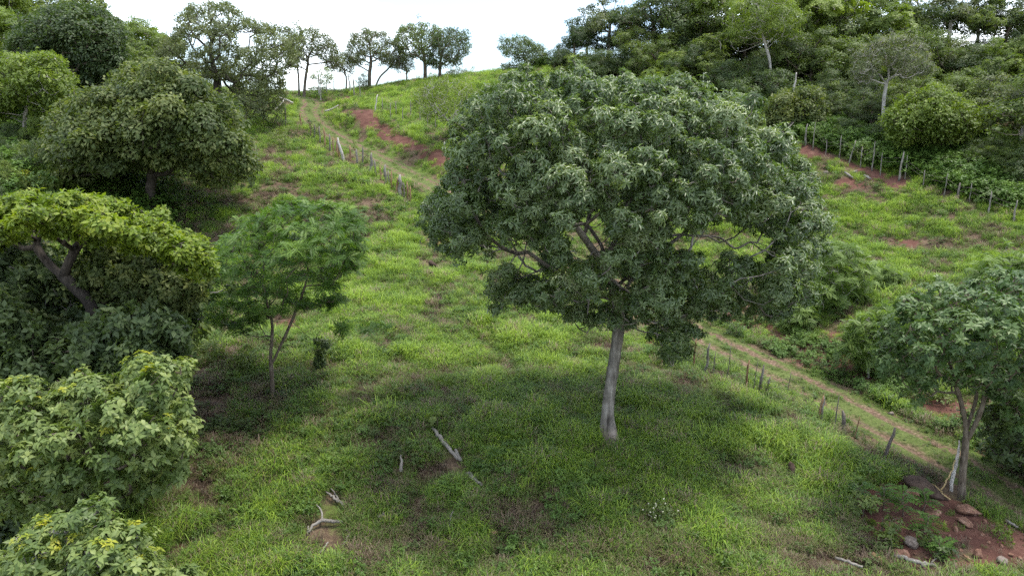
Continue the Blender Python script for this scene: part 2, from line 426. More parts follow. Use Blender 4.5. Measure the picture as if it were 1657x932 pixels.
def ground_mat():
    m, nt, out = mat_new('hillside_ground'); l = nt.links.new
    def attr(n):
        a = nt.nodes.new('ShaderNodeAttribute'); a.attribute_name = n; return a.outputs['Fac']
    tc = nt.nodes.new('ShaderNodeTexCoord')
    def noise(s, d=6, r=.6):
        n = nt.nodes.new('ShaderNodeTexNoise'); n.inputs['Scale'].default_value = s; n.inputs['Detail'].default_value = d; n.inputs['Roughness'].default_value = r
        l(tc.outputs['Object'], n.inputs['Vector']); return n.outputs['Fac']
    n1, n2, n3 = noise(1.1), noise(6), noise(22, 4)
    red = ramp(nt, [(0.32, (0.045, 0.022, 0.017)), (0.5, (0.094, 0.044, 0.033)), (0.68, (0.175, 0.098, 0.072))])
    l(math_n(nt, 'ADD', math_n(nt, 'MULTIPLY', n1, .5), math_n(nt, 'MULTIPLY', n3, .5)), red.inputs['Fac'])
    dry = ramp(nt, [(0.35, (0.05, 0.034, 0.024)), (0.55, (0.12, 0.085, 0.055)), (0.7, (0.22, 0.17, 0.11))])
    l(math_n(nt, 'ADD', math_n(nt, 'MULTIPLY', n2, .5), math_n(nt, 'MULTIPLY', n3, .5)), dry.inputs['Fac'])
    grn = ramp(nt, [(0.35, (0.045, 0.06, 0.014)), (0.6, (0.1, 0.15, 0.028)), (0.75, (0.15, 0.2, 0.045))])
    l(math_n(nt, 'ADD', math_n(nt, 'MULTIPLY', n2, .5), math_n(nt, 'MULTIPLY', n3, .5)), grn.inputs['Fac'])
    def mix(f, a, b):
        x = nt.nodes.new('ShaderNodeMix'); x.data_type = 'RGBA'; l(f, x.inputs['Factor']); l(a, x.inputs['A']); l(b, x.inputs['B']); return x.outputs['Result']
    def sharp(f, k):   # push a mask with fine noise
        return math_n(nt, 'ADD', math_n(nt, 'MULTIPLY', math_n(nt, 'SUBTRACT', math_n(nt, 'ADD', f, math_n(nt, 'MULTIPLY', math_n(nt, 'SUBTRACT', n2, .5), .9)), .5), k), .5, True)
    c = mix(sharp(attr('lush'), 2.0), dry.outputs['Color'], grn.outputs['Color'])
    c = mix(sharp(attr('soil'), 2.5), c, red.outputs['Color'])
    p = nt.nodes.new('ShaderNodeBsdfPrincipled'); p.inputs['Roughness'].default_value = .95; p.inputs['Specular IOR Level'].default_value = .1
    l(c, p.inputs['Base Color'])
    b = nt.nodes.new('ShaderNodeBump'); b.inputs['Strength'].default_value = .8; b.inputs['Distance'].default_value = .08
    l(math_n(nt, 'ADD', n2, math_n(nt, 'MULTIPLY', n3, .5)), b.inputs['Height']); l(b.outputs[0], p.inputs['Normal']); l(p.outputs[0], out.inputs['Surface'])
    return m
tag(link('hillside', me, ground_mat()), 'steep grassy hillside with patches of bare red soil', None, kind='structure')

# the track: one strip lying on the graded bed
def track_mesh():
    tp = spline(TRACK, 3); T = np.gradient(tp[:, :2], axis=0); T /= np.linalg.norm(T, axis=1)[:, None]
    N = np.stack([T[:, 1], -T[:, 0]], -1); us = np.linspace(-1, 1, 19); W = 1.55
    X = tp[:, 0][:, None] + N[:, 0][:, None] * us * W; Y = tp[:, 1][:, None] + N[:, 1][:, None] * us * W
    Z = height(X, Y) + 0.03 - 0.06 * (np.abs(us) > 0.97)
    n, k = X.shape; i = (np.arange(n - 1)[:, None] * k + np.arange(k - 1)[None]).ravel()
    return mesh_np('dirt_track', np.stack([X, Y, Z], -1).reshape(-1, 3), [np.stack([i, i + 1, i + k + 1, i + k], -1)],
                   {'across': np.broadcast_to(us, X.shape).ravel()}, True)
def track_mat():
    m, nt, out = mat_new('dirt_track'); l = nt.links.new
    a = nt.nodes.new('ShaderNodeAttribute'); a.attribute_name = 'across'
    tc = nt.nodes.new('ShaderNodeTexCoord')
    def noise(s):
        n = nt.nodes.new('ShaderNodeTexNoise'); n.inputs['Scale'].default_value = s; n.inputs['Detail'].default_value = 5; l(tc.outputs['Object'], n.inputs['Vector']); return n.outputs['Fac']
    n1, n2 = noise(1.6), noise(9)
    d = math_n(nt, 'ABSOLUTE', math_n(nt, 'SUBTRACT', math_n(nt, 'ABSOLUTE', a.outputs['Fac']), .5))
    f = math_n(nt, 'SUBTRACT', 1.15, math_n(nt, 'MULTIPLY', d, 4.4))
    f = math_n(nt, 'ADD', f, math_n(nt, 'MULTIPLY', math_n(nt, 'SUBTRACT', n1, .5), 2.6))
    f = math_n(nt, 'ADD', f, math_n(nt, 'MULTIPLY', math_n(nt, 'SUBTRACT', n2, .5), 1.4), True)
    s = ramp(nt, [(.3, (.06, .038, .027)), (.55, (.13, .085, .06)), (.75, (.23, .17, .125))]); l(n2, s.inputs['Fac'])
    g = ramp(nt, [(.3, (.05, .06, .02)), (.5, (.075, .1, .028)), (.7, (.11, .13, .045))]); l(n2, g.inputs['Fac'])
    x = nt.nodes.new('ShaderNodeMix'); x.data_type = 'RGBA'; l(f, x.inputs['Factor']); l(g.outputs[0], x.inputs['A']); l(s.outputs[0], x.inputs['B'])
    p = nt.nodes.new('ShaderNodeBsdfPrincipled'); p.inputs['Roughness'].default_value = .95; p.inputs['Specular IOR Level'].default_value = .1
    l(x.outputs['Result'], p.inputs['Base Color'])
    b = nt.nodes.new('ShaderNodeBump'); b.inputs['Strength'].default_value = .7; b.inputs['Distance'].default_value = .06; l(n2, b.inputs['Height'])
    l(b.outputs[0], p.inputs['Normal']); l(p.outputs[0], out.inputs['Surface']); return m
tag(link('dirt_track', track_mesh(), track_mat()), 'two rutted dirt track winding up the hillside', None, kind='structure')

# ------------------------------------------------------------------ leaves
def leaf_shape(kind):
    """one leaf along +X, length 1, as (V, tris)"""
    if kind == 'lance':
        w = .15; V = [(0, 0, 0), (.45, w, .05), (1, 0, -.14), (.45, -w, .05), (.5, 0, .0)]
        return np.array(V), np.array([(0, 4, 1), (0, 3, 4), (4, 2, 1), (4, 3, 2)])
    if kind == 'lance2':
        return np.array([(0, 0, 0), (.5, .15, .06), (1, 0, -.14), (.5, -.15, .06)]), np.array([(0, 2, 1), (0, 3, 2)])
    if kind == 'small':
        V = [(0, 0, 0), (.5, .24, .04), (1, 0, -.08), (.5, -.24, .04)]
        return np.array(V), np.array([(0, 2, 1), (0, 3, 2)])
    if kind == 'broad4':
        V = [(0, 0, 0), (.42, .23, .06), (1, 0, -.15), (.42, -.23, .06), (.5, 0, 0)]
        return np.array(V), np.array([(0, 4, 1), (0, 3, 4), (4, 2, 1), (4, 3, 2)])
    if kind == 'broad':
        V = [(0, 0, 0), (.3, .2, .06), (.7, .24, .04), (1, 0, -.16), (.7, -.24, .04), (.3, -.2, .06), (.35, 0, 0), (.7, 0, -.03)]
        return np.array(V), np.array([(0, 6, 1), (6, 7, 2), (6, 2, 1), (7, 3, 2), (0, 5, 6), (6, 4, 7), (6, 5, 4), (7, 4, 3)])

def rot_z(a):
    c, s = np.cos(a), np.sin(a); z = np.zeros_like(c); o = np.ones_like(c)
    return np.stack([np.stack([c, -s, z], -1), np.stack([s, c, z], -1), np.stack([z, z, o], -1)], -2)
def rot_y(a):
    c, s = np.cos(a), np.sin(a); z = np.zeros_like(c); o = np.ones_like(c)
    return np.stack([np.stack([c, z, s], -1), np.stack([z, o, z], -1), np.stack([-s, z, c], -1)], -2)
def rot_x(a):
    c, s = np.cos(a), np.sin(a); z = np.zeros_like(c); o = np.ones_like(c)
    return np.stack([np.stack([o, z, z], -1), np.stack([z, c, -s], -1), np.stack([z, s, c], -1)], -2)

def whorl(kind, n, length, seed, elev=(-.5, .5), stem=0.25, roll=.5):
    """rosette of n leaves around +Z; returns V, T, tint"""
    r = np.random.default_rng(seed); lv, lt = leaf_shape(kind); V, T, A = [], [], []
    for k in range(n):
        a = k * 2.4 + r.uniform(-.3, .3); e = r.uniform(*elev); ln = length * r.uniform(.7, 1.15)
        R = rot_z(np.array(a)) @ rot_y(np.array(-e)) @ rot_x(np.array(r.uniform(-roll, roll)))
        q = (lv * ln) @ R.T + np.array([0, 0, -stem * length * k / n])
        T.append(lt + len(V) * len(lv)); V.append(q); A.append(np.full(len(lv), r.uniform(-.22, .22)))
    return np.concatenate(V), np.concatenate(T), np.concatenate(A)

def frond(npairs, length, ll, seed, lw=.3, droop=.35):
    """pinnate leaf along +X, leaflets in pairs"""
    r = np.random.default_rng(seed); V, T, A = [], [], []; n = 0
    for k in range(npairs):
        t = (k + .6) / npairs
        c = np.array([length * t, 0, .12 * length * math.sin(t * 2) - droop * length * t * t])
        for s in (-1, 1):
            L_ = ll * math.sin(math.pi * min(max(.12 + .8 * t, 0), 1)) ** .6 * r.uniform(.85, 1.1)
            ang = s * math.radians(62); d = np.array([math.cos(ang), math.sin(ang), -.12]); w = np.array([-d[1], d[0], 0]) * L_ * lw * .5
            V += [c, c + d * L_ * .5 + w, c + d * L_, c + d * L_ * .5 - w]; T += [(n, n + 1, n + 2), (n, n + 2, n + 3)]; n += 4
            A += [r.uniform(-.15, .15)] * 4
    return np.array(V), np.array(T), np.array(A)

def frond_spray(nf, npairs, length, ll, seed, elev=(-.2, .5), lw=.34):
    r = np.random.default_rng(seed); V, T, A = [], [], []; n = 0
    for k in range(nf):
        v, t, a = frond(npairs, length * r.uniform(.75, 1.1), ll, seed * 31 + k, lw)
        R = rot_z(np.array(k * 2 * math.pi / nf + r.uniform(-.4, .4))) @ rot_y(np.array(-r.uniform(*elev))) @ rot_x(np.array(r.uniform(-.4, .4)))
        V.append(v @ R.T); T.append(t + n); A.append(a); n += len(v)
    return np.concatenate(V), np.concatenate(T), np.concatenate(A)

def frames(Nv, rng, spin=None):
    """rotation matrices whose z axis is Nv"""
    n = len(Nv); z = Nv / (np.linalg.norm(Nv, axis=1)[:, None] + 1e-9)
    a = rng.normal(size=(n, 3)); x = a - (a * z).sum(1)[:, None] * z; x /= np.linalg.norm(x, axis=1)[:, None] + 1e-9
    y = np.cross(z, x); return np.stack([x, y, z], -1)

def scatter(templates, Pp, Nv, S, tint, rng):
    which = rng.integers(0, len(templates), len(Pp)); Vs, Ts, As = [], [], []; off = 0
    R = frames(Nv, rng)
    for k, (v, t, a) in enumerate(templates):
        m = np.nonzero(which == k)[0]
        if not len(m): continue
        q = np.einsum('nij,mj->nmi', R[m], v) * S[m][:, None, None] + Pp[m][:, None]
        Vs.append(q.reshape(-1, 3)); Ts.append((t[None] + (np.arange(len(m)) * len(v))[:, None, None]).reshape(-1, 3) + off)
        As.append((a[None] + tint[m][:, None]).ravel()); off += len(m) * len(v)
    return np.concatenate(Vs), np.concatenate(Ts), np.clip(np.concatenate(As), 0, 1)

# ------------------------------------------------------------------ trees
def clump_points(clumps, density, rng, up=0.35, shell=0.45, under=-0.35, jitter=.12):
    """points and outward directions through the outer part of ellipsoid clumps; clumps = (centre, radius, flat)"""
    Ps, Ns, Ts = [], [], []
    cs = np.array([c for c, r, f in clumps]); rs = np.array([r for c, r, f in clumps])
    for i, (c, r, f) in enumerate(clumps):
        n = max(4, int(density * 4 * math.pi * r * r * (0.45 + 0.55 * f)))
        d = rng.normal(size=(n, 3)); d /= np.linalg.norm(d, axis=1)[:, None]
        keep = (d[:, 2] > under) | (rng.random(n) < .35); d = d[keep]; n = len(d)
        kv = rng.normal(size=(4, 3)) * 1.9; ph = rng.uniform(0, 6.28, 4)
        lump = 1 + .2 * np.sin(d @ kv.T + ph).mean(1) * 2 + np.where(rng.random(n) < .10, rng.uniform(.08, .38, n), 0)
        rad = r * lump * (1 - shell * rng.random(n) ** 1.6) * (1 + jitter * rng.normal(size=n))
        p = c + d * rad[:, None] * np.array([1, 1, f])
        # drop points deep inside neighbouring clumps
        dd = np.linalg.norm((p[:, None] - cs[None]) / np.array([1, 1, 1.0]), axis=2) / rs[None]; dd[:, i] = 9
        k = dd.min(1) > 0.74
        kw_ = rng.normal(size=(3, 3)) * (2.6 / max(r, .3)); gap = np.sin(p @ kw_.T + rng.uniform(0, 6.28, 3)).sum(1)
        k &= gap > (-1.15 if len(p) > 12 else -9); p, d = p[k], d[k]
        Ps.append(p); nn = d + np.array([0, 0, up]); Ns.append(nn)
        Ts.append(np.full(len(p), 0.5) + rng.normal() * .15 + rng.normal(size=len(p)) * .13)
    return np.concatenate(Ps), np.concatenate(Ns), np.concatenate(Ts)

def limb_system(trunk, r0, clumps, rng, tip=0.018, start=.45, bf=.35, sag=.1, twigs=3, forks=()):
    """greedy branching from the trunk to every clump centre. Returns list of (path, radii, generation)"""
    tr = np.asarray(trunk, float); nT = len(tr)
    nodes = [tuple(p) for p in tr]; par = [-1] + list(range(nT - 1)); plen = [0.0]
    for i in range(1, nT): plen.append(plen[-1] + np.linalg.norm(tr[i] - tr[i - 1]))
    allow = [i >= int(start * nT) for i in range(nT)]; gen = [0] * nT
    for fk in forks:
        fk = spline(fk, 5); pj = int(np.argmin(np.linalg.norm(tr - fk[0], axis=1)))
        for a, x in enumerate(fk[1:]):
            nodes.append(tuple(x)); par.append(pj); plen.append(plen[pj] + np.linalg.norm(x - np.array(nodes[pj]))); allow.append(a > len(fk) * .4); gen.append(1); pj = len(nodes) - 1
    order = np.argsort([np.linalg.norm(c - tr[-1]) for c, r, f in clumps]); ends = []
    N = np.array(nodes)
    for k in order:
        c = clumps[k][0] - np.array([0, 0, clumps[k][1] * .25])
        N = np.array(nodes); cost = np.linalg.norm(N - c, axis=1) + bf * np.array(plen) + np.where(N[:, 2] > c[2] + .6, 1.5, 0); cost[~np.array(allow)] = 1e9
        j = int(np.argmin(cost)); p0 = N[j]; ln = np.linalg.norm(c - p0)
        if ln < .05: continue
        m = max(3, int(ln / .65)); t = np.linspace(0, 1, m + 1)[1:, None]
        bendv = rng.normal(size=3) * ln * .09; bendv[2] -= ln * sag
        q = p0 + (c - p0) * t + bendv * np.sin(t * math.pi) + rng.normal(size=(m, 3)) * .03 * min(ln, 2) * np.sin(t * math.pi)
        pj = j
        for x in q:
            nodes.append(tuple(x)); par.append(pj); plen.append(plen[pj] + np.linalg.norm(x - np.array(nodes[pj]))); allow.append(True); gen.append(gen[j] + 1); pj = len(nodes) - 1
        ends.append((pj, k))
        for _ in range(twigs):
            d = rng.normal(size=3); d[2] = abs(d[2]) * .7; d /= np.linalg.norm(d)
            e = clumps[k][0] + d * clumps[k][1] * .8 * np.array([1, 1, clumps[k][2]]); a = np.array(nodes[pj]); q2 = pj
            for tt in (.5, 1.0):
                nodes.append(tuple(a + (e - a) * tt + rng.normal(size=3) * .05 * (tt < 1))); par.append(q2); plen.append(0); allow.append(False); gen.append(gen[j] + 2); q2 = len(nodes) - 1
    N = np.array(nodes); n = len(N); acc = np.zeros(n); ch = [[] for _ in range(n)]
    for i in range(n - 1, 0, -1): ch[par[i]].append(i)
    e_ = 2.3; R = np.zeros(n)
    for i in range(n - 1, -1, -1):
        R[i] = tip ** e_ if not ch[i] else sum(R[c] for c in ch[i]) + (tip * .35) ** e_
    R = R ** (1 / e_)
    k = r0 / R[nT - 1] if False else 1.0
    sc = r0 / R[0]; R = R * np.where(R > tip * 2, sc ** 0.9, sc ** 0.4)
    for i in range(nT): R[i] = max(R[i], r0 * (1 - .55 * i / max(1, nT - 1)))
    # chains: follow the thickest child
    chains = []; stack = [0]
    while stack:
        s = stack.pop(); path = [s]; 
        if par[s] >= 0: path = [par[s], s]
        cur = s
        while ch[cur]:
            if cur < nT - 1: nxt = cur + 1
            else: nxt = max(ch[cur], key=lambda a: R[a])
            for o in ch[cur]:
                if o != nxt: stack.append(o)
            path.append(nxt); cur = nxt
        rr = R[path].copy()
        if par[s] >= 0: rr[0] = min(rr[1] * 1.15, R[path[0]])
        if len(forks) and par[s] >= 0 and len(path) > 3 and rr[1] > .25 * r0: rr[0] = rr[1]
        chains.append((N[path], rr, s))
    return chains

def flare(path, radii, amt=.55, hgt=.55):
    d = np.concatenate([[0], np.cumsum(np.linalg.norm(np.diff(path, axis=0), axis=1))])
    return radii * (1 + amt * np.exp(-d / hgt))

LT = {}
def spray(n, length, rad, seed, thick=.1):
    r = np.random.default_rng(seed); lv, lt = leaf_shape('small'); V, T, A = [], [], []
    for k in range(n):
        a = r.uniform(0, 6.28); q = rad * math.sqrt(r.random()); p = np.array([math.cos(a) * q, math.sin(a) * q, r.normal() * thick - .25 * q * q / rad])
        R = rot_z(np.array(a + r.normal() * .8)) @ rot_y(np.array(r.uniform(-.3, .6))) @ rot_x(np.array(r.uniform(-.5, .5)))
        V.append((lv * length * r.uniform(.7, 1.2)) @ R.T + p); T.append(lt + 4 * k); A.append(np.full(4, r.uniform(-.22, .22)))
    return np.concatenate(V), np.concatenate(T), np.concatenate(A)
LT['silver'] = [whorl('lance2', 9, .195, s, (-.75, .45)) for s in (1, 2, 3)]
LT['small'] = [spray(12, .13, .2, s, .06) for s in (4, 5, 6)]
LT['far'] = [spray(9, .21, .24, s, .1) for s in (7, 8, 9)]
LT['farlong'] = [whorl('lance2', 8, .34, s, (-.8, .5), stem=.5) for s in (10, 11)]
LT['broad'] = [whorl('broad4', 7, .2, s, (-.5, .4), stem=.3) for s in (12, 13, 14)]
LT['feather'] = [frond_spray(4, 9, .5, .14, s) for s in (15, 16)]
LT['farfeather'] = [frond_spray(3, 4, .62, .26, s, lw=.6) for s in (17, 18)]
LT['fine'] = [whorl('small', 14, .12, s, (-.6, .8), stem=1.6) for s in (19, 20, 21)]

def instance_nodes(o, coll, attrs):
    me_ = o.data
    for k, v in attrs.items():
        typ, pr, dt = ('INT', 'value', np.int32) if k == 'kind_index' else (('FLOAT_VECTOR', 'vector', np.float32) if k == 'turn' else ('FLOAT', 'value', np.float32))
        me_.attributes.new(k, typ, 'POINT').data.foreach_set(pr, np.ascontiguousarray(v, dtype=dt).ravel())
    ng = bpy.data.node_groups.new(o.name + '_scatter', 'GeometryNodeTree')
    ng.interface.new_socket('Geometry', in_out='INPUT', socket_type='NodeSocketGeometry'); ng.interface.new_socket('Geometry', in_out='OUTPUT', socket_type='NodeSocketGeometry')
    N = ng.nodes.new; gi, go = N('NodeGroupInput'), N('NodeGroupOutput'); ci = N('GeometryNodeCollectionInfo'); ci.inputs['Collection'].default_value = coll; ci.inputs['Separate Children'].default_value = True; ci.inputs['Reset Children'].default_value = True
    ip = N('GeometryNodeInstanceOnPoints'); ip.inputs['Pick Instance'].default_value = True; lk = ng.links.new
    def na(k, t):
        a = N('GeometryNodeInputNamedAttribute'); a.data_type = t; a.inputs['Name'].default_value = k; return a.outputs['Attribute']
    lk(gi.outputs[0], ip.inputs['Points']); lk(ci.outputs[0], ip.inputs['Instance']); lk(na('kind_index', 'INT'), ip.inputs['Instance Index']); lk(na('turn', 'FLOAT_VECTOR'), ip.inputs['Rotation']); lk(na('size', 'FLOAT'), ip.inputs['Scale'])
    lk(ip.outputs[0], go.inputs[0]); md = o.modifiers.new('scatter', 'NODES'); md.node_group = ng

def make_tree(root, trunk, r0, clumps, leaf, leafmat, barkmat, density, size=1.0, seed=0, start=.45, up=.35, shell=.45, under=-.35,
              flare_amt=.5, sides=9, tip=.018, twigs=2, sag=.1, bf=.35, limbs=0, crown_name='crown', extra=None, jitter=.12, min_r=0.0, forks=(), limbmat=None):
    """trunk / clumps in the root's own coordinates"""
    rng = np.random.default_rng(seed + 100)
    if leaf != 'silver': density, size = density * .74, size * 1.14      # keeps the whole scene within its triangle budget
    chains = limb_system(trunk, r0, clumps, rng, tip=tip, start=start, twigs=twigs, sag=sag, bf=bf, forks=forks)
    chains.sort(key=lambda c: -c[1].max())
    tb = MB()
    for k, (path, rr, s) in enumerate(chains):
        if rr.max() < min_r: continue
        if k == 0:
            f = flare(path, rr, flare_amt, .45); f = f
            if flare_amt: path = path.copy(); path = np.vstack([path[0] - np.array([0, 0, .35]), path]); f = np.concatenate([[f[0] * 1.15], f])
            V, F = tube(path, f, sides + 3, .05, rng)
            if flare_amt > .6:      # buttress roots
                m_ = sides + 3; ax = np.repeat(path, m_, 0); hgt = np.repeat(np.concatenate([[0], np.cumsum(np.linalg.norm(np.diff(path, axis=0), axis=1))]), m_); th = np.tile(np.arange(m_) * 2 * math.pi / m_, len(path))
                kf = 1 + (.42 * np.sin(3 * th + .6) + .22 * np.sin(5 * th + 2)) * np.exp(-hgt / .55); V[:len(ax)] = ax + (V[:len(ax)] - ax) * kf[:, None]
        elif k <= limbs:
            mb = MB(); V, F = tube(path, rr, sides, .06, rng); mb.add(V, F); link('limb', mb.mesh('limb'), limbmat or barkmat, root); continue
        else:
            V, F = tube(path, rr, sides if rr[0] > .06 else (5 if rr[0] > .025 else 3), .05, rng, cap=rr[0] > .06)
        tb.add(V, F)
    link('trunk', tb.mesh('trunk'), barkmat, root)
    Pp, Nv, tint = clump_points(clumps, density, rng, up, shell, under, jitter)
    S = size * rng.uniform(.75, 1.2, len(Pp))
    V, T, A = scatter(LT[leaf], Pp, Nv, S, tint, rng)
    cr = link(crown_name, mesh_np(crown_name, V, [T], {'tint': A}), leafmat, root)
    if extra: extra(Pp, Nv, rng)
    return root

def px_clumps(poly, Y, depth, rpx, gap, root, seed, flat=.8, holes=(), back=.5, n_try=4000, inset=.55, core=.3, zyshift=0.0):
    """clumps filling an outline seen at distance Y: a front and a back shell with real depth; local to root"""
    rng = np.random.default_rng(seed); poly = np.asarray(poly, float)
    xmin, ymin = poly.min(0); xmax, ymax = poly.max(0); pl = np.vstack([poly, poly[:1]])
    seg = [np.array([a[0], a[1], 0.]) for a in pl]
    cand = np.stack([rng.uniform(xmin, xmax, n_try), rng.uniform(ymin, ymax, n_try)], -1)
    cand = cand[in_poly(cand[:, 0], cand[:, 1], poly)]
    d, _, _, _ = polyline_dist(cand[:, 0], cand[:, 1], seg); dm = max(d.max(), 1)
    out = []; acc = {1: [], -1: [], 0: []}
    mpp = np.linalg.norm(P(828, 400, Y) - P(829, 400, Y))
    for (x, y), dd in zip(cand, d):
        r = rng.uniform(*rpx)
        if dd < r * inset: 
            r = dd / inset
            if r < rpx[0] * .6: continue
        if any(math.hypot(x - hx, y - hy) < hr + r * .55 for hx, hy, hr in holes): continue
        side = 1 if rng.random() > back / (1 + back + core) else -1
        if rng.random() < core / (1 + back + core): side = 0
        if any(math.hypot(x - a, y - b) < gap * (r + q) * .5 for a, b, q in acc[side]): continue
        acc[side].append((x, y, r))
        edge = dd < 1.6 * r
        if edge: x += rng.normal() * r * .38; y += rng.normal() * r * .34
        t = min(1, dd / dm); hd = depth * math.sqrt(max(0, 1 - (1 - t) ** 2))
        dy = -side * hd * rng.uniform(.7, 1.0) if side else rng.uniform(-.4, .4) * hd
        w = P(x, y, Y + dy)
        out.append((w - np.asarray(root), r * mpp * (Y + dy) / Y, flat * rng.uniform(.85, 1.1)))
        if edge and rng.random() < .45:
            w = P(x + rng.normal() * r * .8, y + rng.normal() * r * .7, Y + dy * .8); out.append((w - np.asarray(root), r * mpp * rng.uniform(.3, .5), flat))
    return out

def px_path(pts, Y, root, dys=None):
    return np.array([P(x, y, Y) + np.array([0, (dys[i] if dys else 0), 0]) for i, (x, y) in enumerate(pts)]) - np.asarray(root)

TREE_GROUPS = {}
def hero(name, label, cat, bpx, Y, trunk_px, r0, poly, depth, rpx, gap, leaf, lm, bm, density, size=1.0, seed=0, group=None, clump_kw=None, dys=None, more_clumps=(), forks_px=(), **kw):
    b = base(bpx, Y); root = thing(name, b, label, cat, group)
    tp = px_path(trunk_px, Y, b, dys); tp = np.vstack([[0, 0, 0], tp])
    trunk = spline(tp, 5)
    cl = px_clumps(poly, Y, depth, rpx, gap, b, seed, **(clump_kw or {})) + [(P(x, y, Y + dy) - b, r, f) for x, y, dy, r, f in more_clumps]
    fk = [np.array([P(x, y, Y + dy) - b for x, y, dy in f]) for f in forks_px]
    make_tree(root, trunk, r0, cl, leaf, M[lm], M[bm], density, size, seed, forks=fk, **kw)
    return root, cl

# --- the big tree in the middle
hero('shade_tree', 'large spreading tree with silvery green crown and grey trunk in the centre of the slope', 'tree', 985, 25.3,
     [(984, 660), (990, 610), (998, 555), (1002, 515), (992, 470), (972, 425), (945, 385), (915, 345), (880, 310)], .205,
     [(680, 350), (690, 318), (735, 298), (732, 230), (752, 172), (782, 158), (800, 130), (845, 112), (900, 118), (940, 110), (985, 140), (1040, 124), (1110, 134), (1165, 158), (1205, 155), (1222, 190), (1262, 212), (1290, 248), (1316, 290), (1324, 345), (1318, 400), (1308, 480),
      (1255, 520), (1210, 490), (1175, 520), (1120, 505), (1118, 575), (1065, 580), (1050, 530), (985, 525), (930, 520), (880, 500), (785, 485), (800, 425), (775, 392), (735, 396), (700, 385)],
     5.6, (15, 43), .97, 'silver', 'silver', 'bark_trunk', 27, 1.06, 11, flare_amt=1.0, limbmat=M['bark_limb'], limbs=8, start=.5, twigs=3, dys=[0, 0, 0, 0, -.5, -1.2, -2.0, -2.6, -3.0],
     forks_px=[[(1000, 500, 0), (1030, 440, .2), (1080, 385, .4), (1130, 382, .6), (1165, 385, .8), (1190, 402, 1.0), (1215, 392, 1.1), (1240, 398, 1.2)], [(985, 455, -.3), (960, 470, -1), (900, 440, -1.6), (855, 408, -2)], [(1100, 383, .4), (1140, 350, .8), (1180, 320, 1)]],
     clump_kw=dict(holes=[(1165, 398, 40), (855, 425, 24), (1040, 550, 20), (952, 388, 34), (1230, 400, 22), (1100, 385, 18), (1000, 462, 14), (808, 405, 12), (775, 330, 10), (1175, 545, 16), (915, 455, 12)], flat=.78, core=.5, n_try=7000), up=.5, shell=.34, under=-.25, jitter=.08)
# --- the other trees one can tell apart
def leaf_parts(root, lm, n, kind='broad', length=.27, yellow=None):
    """the leaves nearest the camera as single objects under the tree"""
    lv, lt = leaf_shape(kind); mes = []
    for k in range(4):
        me_ = mesh_np('leaf', lv * length * (0.85 + .1 * k) * np.array([1, 1 + .1 * (k % 2), 1]), [lt], {'tint': np.full(len(lv), .3 + .17 * k)})
        me_.materials.append(M[lm]); mes.append(me_)
    def f(Pp, Nv, rng):
        W = Pp + np.array(root.location); d = np.linalg.norm(W - np.array([0, 0, CZ]), axis=1)
        vx = W[:, 0] / W[:, 1]
        score = d - 1.2 * Nv[:, 2] + np.where(np.abs(vx) > .73, 50, 0) + rng.random(len(d)) * 1.2
        idx = np.argsort(score)[:n // 6 + 1]; cnt = 0
        R = frames(Nv[idx] + np.array([0, -.35, .2]), rng)
        for a, i in enumerate(idx):
            for k in range(6):
                if cnt >= n: return
                Q = R[a] @ rot_z(np.array(k * 1.05 + rng.uniform(-.3, .3))) @ rot_y(np.array(-rng.uniform(-.4, .35))) @ rot_x(np.array(rng.uniform(-.4, .4)))
                o = bpy.data.objects.new('leaf', mes[int(rng.integers(0, 4))]); COL.objects.link(o); o.parent = root
                o.matrix_local = Matrix.Translation(Pp[i] + .05 * Nv[i]) @ Matrix(Q.tolist()).to_4x4(); cnt += 1
    return f

def yellow_tops(root, n, seed, size=1.0):
    def f(Pp, Nv, rng):
        w = Pp + np.array(root.location); sc = Nv[:, 2] + .3 * rng.random(len(Pp)) - .12 * w[:, 1] + .1 * w[:, 2]; idx = np.argsort(-sc)[:n * 3]; idx = idx[rng.permutation(len(idx))[:max(1, n // 4)]]
        d = np.linalg.norm(Pp[:, None] - Pp[idx][None], axis=2).min(1); sel = np.argsort(d)[:n]
        V, T, A = scatter(LT['broad'], Pp[sel] + Nv[sel] * .09, Nv[sel], size * rng.uniform(.5, .9, len(sel)), rng.uniform(0, .8, len(sel)), rng)
        o = link('yellow_leaves', mesh_np('yellow_leaves', V, [T], {'tint': A}), M['broad_yellow'], root); o['label'] = 'clusters of yellow young leaves'; o['kind'] = 'stuff'
    return f

def both(*fs):
    def f(*a):
        for g in fs: g(*a)
    return f

# nearest tree, bottom left corner
b = base(150, 13.0); root = thing('broadleaf_tree', b, 'nearest pale green tree with large leaves and yellow shoots in the bottom left corner', 'tree')
tr = spline(np.vstack([[0, 0, 0], px_path([(152, 1180), (150, 1060), (146, 980)], 13.0, b)]), 5)
cl = px_clumps([(5, 960), (12, 895), (35, 868), (62, 842), (105, 845), (128, 812), (170, 815), (195, 850), (240, 855), (235, 895), (290, 912), (335, 950), (340, 1100), (200, 1200), (20, 1150), (-20, 1050)], 13.0, 1.9, (14, 40), .92, b, 21, flat=.75)
make_tree(root, tr, .11, cl, 'broad', M['broad'], M['bark_grey'], 56, .74, 21, start=.4, up=.8, shell=.4, extra=both(leaf_parts(root, 'broad', 300, length=.145), yellow_tops(root, 130, 3, .85)))
